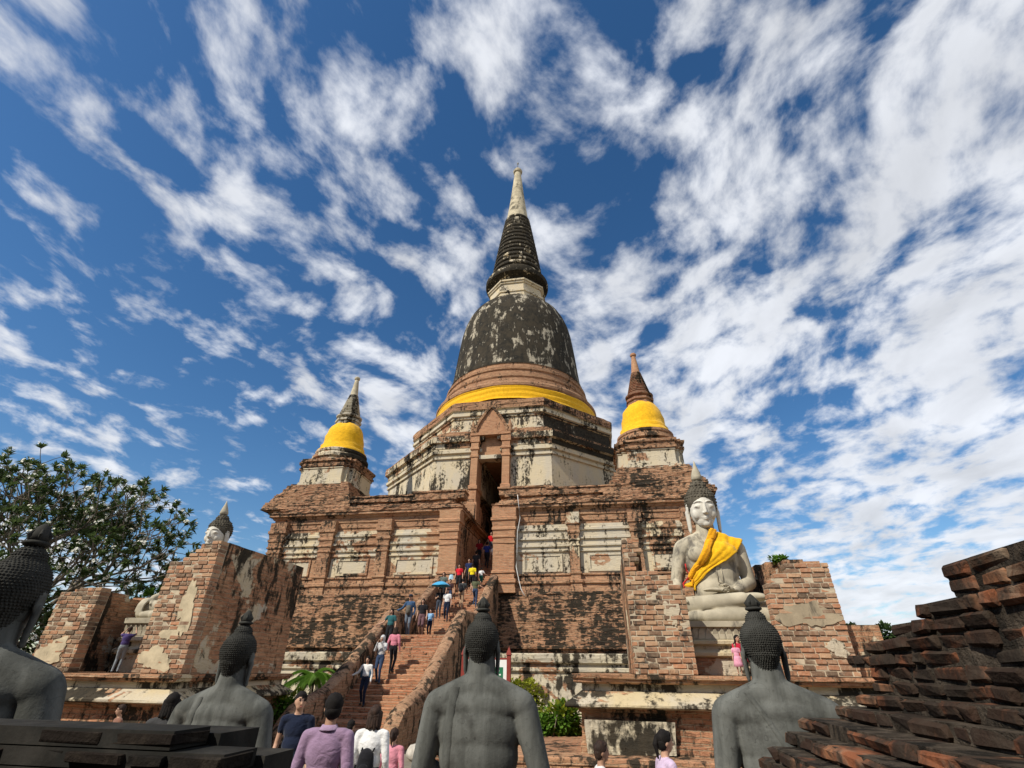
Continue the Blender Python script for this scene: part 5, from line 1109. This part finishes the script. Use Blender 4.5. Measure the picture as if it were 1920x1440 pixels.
# people on the ground in front of the stairs
g0 = lambda x, y: (x, y, GZ)
p1 = person('man in lilac shirt with short black hair looking towards the stairs', g0(-2.68, 5.25), 0.15, 1.71, (0.30, 0.20, 0.30), (0.05, 0.05, 0.06), skin=SKIND, vox=0.011, width=1.04, sleeve=0.9, turn=0.35, group=GF)
cl = MB(); cl.lathe([(0.095, 1.435), (0.088, 1.445), (0.068, 1.478), (0.062, 1.476)], 20, (0, 0.0)); cl.build('collar', clothmat((0.36, 0.25, 0.36)), p1, True)
p2 = person('man in navy polo shirt and white undershirt facing the statues', g0(-4.32, 7.5), PI + 0.25, 1.63, NAVY, (0.02, 0.03, 0.05), vox=0.012, width=1.0, sleeve=0.4, arms=('down', 'down'), turn=0.5, group=GF)
p3 = person('woman in bright white blouse with bobbed brown hair seen from behind', g0(-2.98, 7.0), 0.1, 1.52, (0.80, 0.80, 0.78), BLACK, vox=0.012, hair='bob', hcol=HAIRB, sleeve=1.0, width=1.0, group=GF)
o = backpack(p3, 1.35, BLACK); tag(o, 'black bag on the back of the white-bloused woman', 'bag')
person('girl in pink long-sleeved top and grey trousers seen from behind', g0(-3.08, 8.0), 0.0, 1.20, (0.66, 0.26, 0.32), (0.20, 0.21, 0.22), vox=0.013, hair='tail', hcol=HAIRB, sleeve=1.0, group=GF)
person('child with long black hair behind the lilac-shirted man', g0(-4.10, 9.0), 0.1, 1.06, (0.60, 0.58, 0.56), BLACK, hair='long', vox=0.015, group=GF)
person('child with short black hair near the lowest steps', g0(-4.32, 9.2), -0.2, 1.18, (0.4, 0.4, 0.42), BLACK, hair='short', vox=0.015, group=GF)
person('black-haired child half hidden by the middle grey statue', g0(-1.80, 5.5), 0.3, 1.28, (0.03, 0.03, 0.04), BLACK, hair='bob', vox=0.013, group=GF)
person('boy in white shirt walking past the plinth', g0(-0.16, 6.4), -PI / 2 + 0.25, 1.29, WHITE, NAVY, skin=SKIND, vox=0.012, hair='short', hcol=HAIRB, gait=0.12, group=GF)
person('girl in lilac top with black ponytail walking past the plinth', g0(0.50, 6.4), -PI / 2 + 0.3, 1.40, (0.58, 0.45, 0.60), NAVY, vox=0.012, hair='tail', gait=0.12, arms=('down', 'fwd'), group=GF)
person('visitor with bushy dark hair beside the grey statue at the tall niche', g0(-5.62, 6.6), 0.3, 1.62, (0.05, 0.05, 0.05), BLACK, hair='bob', vox=0.014, group=GF)
person('visitor with brown hair below the plinth of the half-hidden Buddha', g0(-9.2, 9.6), 2.6, 1.28, (0.25, 0.12, 0.08), BLACK, hair='short', hcol=HAIRB, group=GF)
# on the plinths
person('woman in red crouching behind the small girl at the sashed Buddha', (2.86, 12.80, 1.79), PI + 0.4, 1.02, (0.55, 0.02, 0.05), (0.30, 0.02, 0.03), seat=True, arms=('fwd', 'fwd'), hair='bob', vox=0.015)
person('small girl in pink dress standing before the sashed Buddha', (2.70, 12.36, 1.79), PI - 0.3, 0.60, (0.70, 0.32, 0.42), (0.70, 0.32, 0.42), legs='skirt', hair='tail', vox=0.02)
person('child in purple top raising a camera towards the half-hidden Buddha', (-12.55, 12.45, 1.67), 0.6, 1.05, (0.07, 0.05, 0.16), (0.22, 0.25, 0.27), arms=('up', 'up'), hair='short', hcol=HAIRB, skin=SKIN, vox=0.018)

# ------------------------------------------------------------------ vegetation
def leaf_shape(L, W, droop=0.15):
    return [(0, 0, 0), (W * 0.5, L * 0.35, 0.02 * L), (W * 0.42, L * 0.7, -droop * L * 0.4), (0, L, -droop * L), (-W * 0.42, L * 0.7, -droop * L * 0.4), (-W * 0.5, L * 0.35, 0.02 * L)]
def add_leaf(mb, p, q, L, W, droop=0.15):
    vs = [p + q @ Vector(v) for v in leaf_shape(L, W, droop)]; mb.add(vs, [(0, 1, 2, 3), (0, 3, 4, 5)])
def frangipani(name, label, base, h, spread, levels, seed, flowers=True, mat='leaf', leafL=0.36):
    rnd = random.Random(seed); t = thing(name, label, 'tree', base); br = MB(); lf = MB(); fl = MB(); tips = []
    def grow(p, d, l, r, lev):
        q = p + d * l; mid = p + d * l * 0.5 + Vector((rnd.uniform(-1, 1), rnd.uniform(-1, 1), rnd.uniform(-0.3, 0.6))) * l * 0.10
        br.tube([p, mid, q], [r, r * 0.88, r * 0.78], 6 if r > 0.05 else 5, False)
        if lev == 0: tips.append((q, d)); return
        n_ = 3 if rnd.random() < 0.55 else 2; a0 = rnd.uniform(0, 6.28)
        perp = d.orthogonal().normalized()
        for k in range(n_):
            ax = Matrix.Rotation(a0 + 2 * PI * k / n_ + rnd.uniform(-0.3, 0.3), 3, d) @ perp
            nd = (d * math.cos(0.62) + ax * math.sin(0.62) * spread + Vector((0, 0, 0.12))).normalized()
            grow(q, nd, l * rnd.uniform(0.72, 0.92), r * 0.68, lev - 1)
    for k in range(4):
        a = k * PI / 2 + rnd.uniform(-0.4, 0.4); grow(Vector((0, 0, h * 0.18)), Vector((math.cos(a) * 0.75, math.sin(a) * 0.75, 0.8)).normalized(), h * 0.20, 0.20, levels)
    tr = MB(); tr.tube([(0, 0, 0), (0.08, 0.05, h * 0.1), (0, 0, h * 0.2)], [0.42, 0.36, 0.30], 10); tr.build('trunk', M['bark'], t, True); br.build('limbs', M['bark'], t, True)
    for p, d in tips:
        n_ = rnd.randint(18, 26)
        for k in range(n_):
            a = k * 2.4 + rnd.uniform(-0.3, 0.3); tl = rnd.uniform(0.15, 1.25); ax = d.orthogonal().normalized()
            dd = (Matrix.Rotation(a, 3, d) @ ax) * math.sin(tl) + d * math.cos(tl)
            q = dd.to_track_quat('Y', 'Z'); L = leafL * rnd.uniform(0.7, 1.15); add_leaf(lf, p - d * rnd.uniform(0, 0.18), q, L, L * 0.30, rnd.uniform(0.05, 0.35))
        if flowers and rnd.random() < 0.42:
            c = p + d * 0.16
            for k in range(rnd.randint(5, 10)):
                pp_ = c + Vector((rnd.uniform(-1, 1), rnd.uniform(-1, 1), rnd.uniform(-0.6, 1))) * 0.15; nrm = (pp_ - c + d * 0.1).normalized(); q = nrm.to_track_quat('Z', 'Y')
                for m_ in range(5): 
                    a = m_ * 2 * PI / 5; u_ = q @ Vector((math.cos(a), math.sin(a), 0.25)); v_ = q @ Vector((-math.sin(a), math.cos(a), 0))
                    fl.add([pp_, pp_ + u_ * 0.045 + v_ * 0.022, pp_ + u_ * 0.075, pp_ + u_ * 0.045 - v_ * 0.022], [(0, 1, 2, 3)])
    o = lf.build('crown', M[mat], t); o['kind'] = 'stuff'
    if fl.v: f_ = fl.build('flowers', M['flower'], t); f_['kind'] = 'stuff'
    return t
frangipani('frangipani_tree', 'spreading frangipani tree with white blossom beside the niches', (-31.8, 23.0, GZ), 12.4, 1.08, 6, 4)
frangipani('frangipani_tree', 'lower blossoming frangipani rising behind the large-curled statue', (-27.0, 17.5, GZ), 7.0, 1.15, 5, 14)
frangipani('frangipani_tree', 'darker low tree growing behind the frangipani and the niche walls', (-23.5, 27.0, GZ), 6.6, 1.1, 5, 9, False, 'leafb', 0.36)
def bush(name, label, base, rx, ry, rz, n, mat, seed, L=0.11, top=None):
    rnd = random.Random(seed); t = thing(name, label, 'bush', base); lf = MB(); tp = MB(); st = MB()
    for k in range(9):
        a = rnd.uniform(0, 6.28); st.tube([(0, 0, 0), (rx * 0.4 * math.cos(a), ry * 0.4 * math.sin(a), rz * 0.8), (rx * 0.7 * math.cos(a), ry * 0.7 * math.sin(a), rz * 1.5)], [0.025, 0.018, 0.008], 5)
    st.build('stems', M['bark'], t, True)
    lob = [(Vector((rnd.uniform(-0.6, 0.6) * rx, rnd.uniform(-0.6, 0.6) * ry, rz * rnd.uniform(0.5, 1.45))), rnd.uniform(0.28, 0.5)) for _ in range(16)]
    for k in range(n):
        c, r = rnd.choice(lob); d = Vector((rnd.gauss(0, 1), rnd.gauss(0, 1), rnd.gauss(0, 1))).normalized(); p = c + Vector((d.x * rx * r, d.y * ry * r, d.z * rz * r)) * rnd.uniform(0.55, 1.08)
        if p.z < 0.02: continue
        q = (d + Vector((rnd.uniform(-1, 1), rnd.uniform(-1, 1), rnd.uniform(-0.5, 1))) * 0.8).normalized().to_track_quat('Y', 'Z'); l = L * rnd.uniform(0.6, 1.3)
        add_leaf(tp if (top and p.z > rz * 1.45 and rnd.random() < 0.6) else lf, p, q, l, l * 0.55, rnd.uniform(0, 0.4))
    o = lf.build('foliage', M[mat], t); o['kind'] = 'stuff'
    if tp.v: o = tp.build('new_leaves', M[top], t); o['kind'] = 'stuff'
    return t
bush('clipped_bush', 'bright green bush with yellow tips at the foot of the plastered terrace wall', (-1.65, 14.6, GZ), 0.9, 0.8, 0.68, 4800, 'leafb', 3, 0.13, 'leafy')
bush('clipped_bush', 'bright leafy bush beside the left foot of the stairs', (-10.35, 16.6, GZ), 0.9, 0.8, 0.72, 4200, 'leafb', 5, 0.13, 'leafy')
bush('clipped_bush', 'small yellow-green bush in front of the terrace between stairs and sign', (-3.0, 19.5, GZ), 0.9, 0.8, 0.95, 3200, 'leafy', 6, 0.14)
bush('clipped_bush', 'dark bush right of the stairs beside the rock', (-3.6, 15.6, GZ), 0.55, 0.5, 0.45, 1800, 'leafd', 7, 0.12, 'leafb')
bush('wall_plant', 'small leafy plant growing on the broken niche wall top', (4.72, 14.6, 4.38), 0.28, 0.25, 0.08, 380, 'leafb', 8, 0.10)
def far_tree(label, base, h, r, seed, mat='leafd', n=6000):
    rnd = random.Random(seed); t = thing('broadleaf_tree', label, 'tree', base); tr = MB(); lf = MB()
    tr.tube([(0, 0, 0), (0.2, 0, h * 0.3), (0, 0.1, h * 0.6)], [0.35, 0.28, 0.15], 8)
    for k in range(7): a = k * 0.9; tr.tube([(0, 0, h * (0.3 + 0.04 * k)), (r * 0.4 * math.cos(a), r * 0.4 * math.sin(a), h * 0.65), (r * 0.75 * math.cos(a), r * 0.75 * math.sin(a), h * 0.82)], [0.14, 0.08, 0.03], 6)
    tr.build('trunk', M['bark'], t, True)
    lob = [(Vector((rnd.gauss(0, 0.4) * r, rnd.gauss(0, 0.4) * r, h * rnd.uniform(0.45, 0.95))), rnd.uniform(0.18, 0.34) * r) for _ in range(22)]
    for k in range(n):
        c, rr = rnd.choice(lob); d = Vector((rnd.gauss(0, 1), rnd.gauss(0, 1), rnd.gauss(0, 0.8))).normalized(); q = (d + Vector((rnd.uniform(-1, 1), rnd.uniform(-1, 1), rnd.uniform(-1, 1)))).normalized().to_track_quat('Y', 'Z'); l = rnd.uniform(0.18, 0.34)
        add_leaf(lf, c + d * rr * rnd.uniform(0.5, 1.05), q, l, l * 0.5, 0.2)
    o = lf.build('crown', M[mat], t); o['kind'] = 'stuff'
far_tree('dark tree beyond the plinth of the sashed Buddha', (11.9, 28.5, GZ), 3.9, 1.3, 3)
# young palm left of the stairs
pm = thing('young_palm', 'young palm with arching fronds left of the stairs', 'palm', (-11.2, 20.0, GZ)); rnd = random.Random(8)
MB().tube([(0, 0, 0), (0.03, 0, 0.7), (0, 0, 1.6)], [0.11, 0.08, 0.07], 10).build('trunk', M['bark'], pm, True)
for k in range(15):
    a = k * 2.39; el = rnd.uniform(0.35, 1.2); fr = MB(); L = rnd.uniform(1.15, 1.5); pts = []
    for i in range(9): u = i / 8; pts.append(Vector((math.cos(a), math.sin(a), 0)) * L * u * math.cos(el * (1 - 0.3 * u)) + Vector((0, 0, 1.58 + L * u * math.sin(el) - 0.75 * L * u * u)))
    fr.tube(pts, [0.018 * (1 - 0.8 * i / 8) for i in range(9)], 5)
    for i in range(2, 34):
        u = i / 34; j = min(int(u * 8), 7); p = pts[j].lerp(pts[j + 1], u * 8 - j); tg = (pts[j + 1] - pts[j]).normalized(); sd = tg.cross(Vector((0, 0, 1))).normalized()
        for s_ in (-1, 1):
            d = (sd * s_ * 0.9 + tg * 0.7 + Vector((0, 0, 0.15 - 0.5 * u))).normalized(); add_leaf(fr, p, d.to_track_quat('Y', 'Z'), 0.34 * (1 - 0.5 * abs(u - 0.4)), 0.03, 0.35)
    fr.build('frond', M['leafb'], pm)

# ------------------------------------------------------------------ sign, rock, cable
sg = thing('signboard', 'white and green signboard between two maroon posts', 'sign', (-3.44, 15.5, GZ))
for sx in (-0.66, 0.66):
    po = MB(); po.box(sx - 0.055, sx + 0.055, -0.055, 0.055, 0.0, 2.3); po.add([(sx - 0.075, -0.075, 2.3), (sx + 0.075, -0.075, 2.3), (sx + 0.075, 0.075, 2.3), (sx - 0.075, 0.075, 2.3), (sx - 0.06, -0.06, 2.36), (sx + 0.06, -0.06, 2.36), (sx + 0.06, 0.06, 2.36), (sx - 0.06, 0.06, 2.36), (sx, 0, 2.52)], [(0, 1, 5, 4), (1, 2, 6, 5), (2, 3, 7, 6), (3, 0, 4, 7), (4, 5, 8), (5, 6, 8), (6, 7, 8), (7, 4, 8), (3, 2, 1, 0)])
    po.build('post', M['maroon'], sg)
MB().box(-0.604, 0.604, -0.03, 0.03, 1.15, 2.18).build('board', M['white'], sg)
MB().box(-0.5, 0.5, -0.036, -0.031, 1.45, 2.0).build('green_panel', M['green'], sg)
MB().box(-0.61, 0.61, -0.02, 0.02, 2.185, 2.23).build('rail', M['maroon'], sg)
ln = MB()
for r in range(5):
    x = -0.42
    rr_ = random.Random(r)
    while x < 0.4: w_ = rr_.uniform(0.04, 0.13); ln.box(x, min(x + w_, 0.44), -0.0395, -0.0365, 1.90 - r * 0.10, 1.935 - r * 0.10); x += w_ + 0.03
lo = ln.build('lettering', M['white'], sg); lo['kind'] = 'stuff'
rk = MB(); rk.ell((0, 0, 0.16), (0.34, 0.26, 0.2), 12, 8); o = rk.build('boulder', M['rock'], None, True); rough(o.data, 0.025, 4); o.location = (-4.75, 14.2, GZ); tag(o, 'pale boulder at the foot of the right balustrade', 'rock')
cb = MB(); cb.tube([(-4.60, 27.9, 10.9), (-4.52, 27.93, 10.2), (-4.45, 27.93, 9.5), (-4.60, 27.95, 8.7), (-4.62, 27.97, 7.6), (-4.67, 27.95, 6.8), (-4.5, 27.85, 6.1), (-4.35, 27.7, 5.6), (-4.14, 27.6, 5.25)], 0.02, 6)
tag(cb.build('cable', M['cable'], None, True), 'loose white cable hanging down beside the right pier of the slot', 'cable')
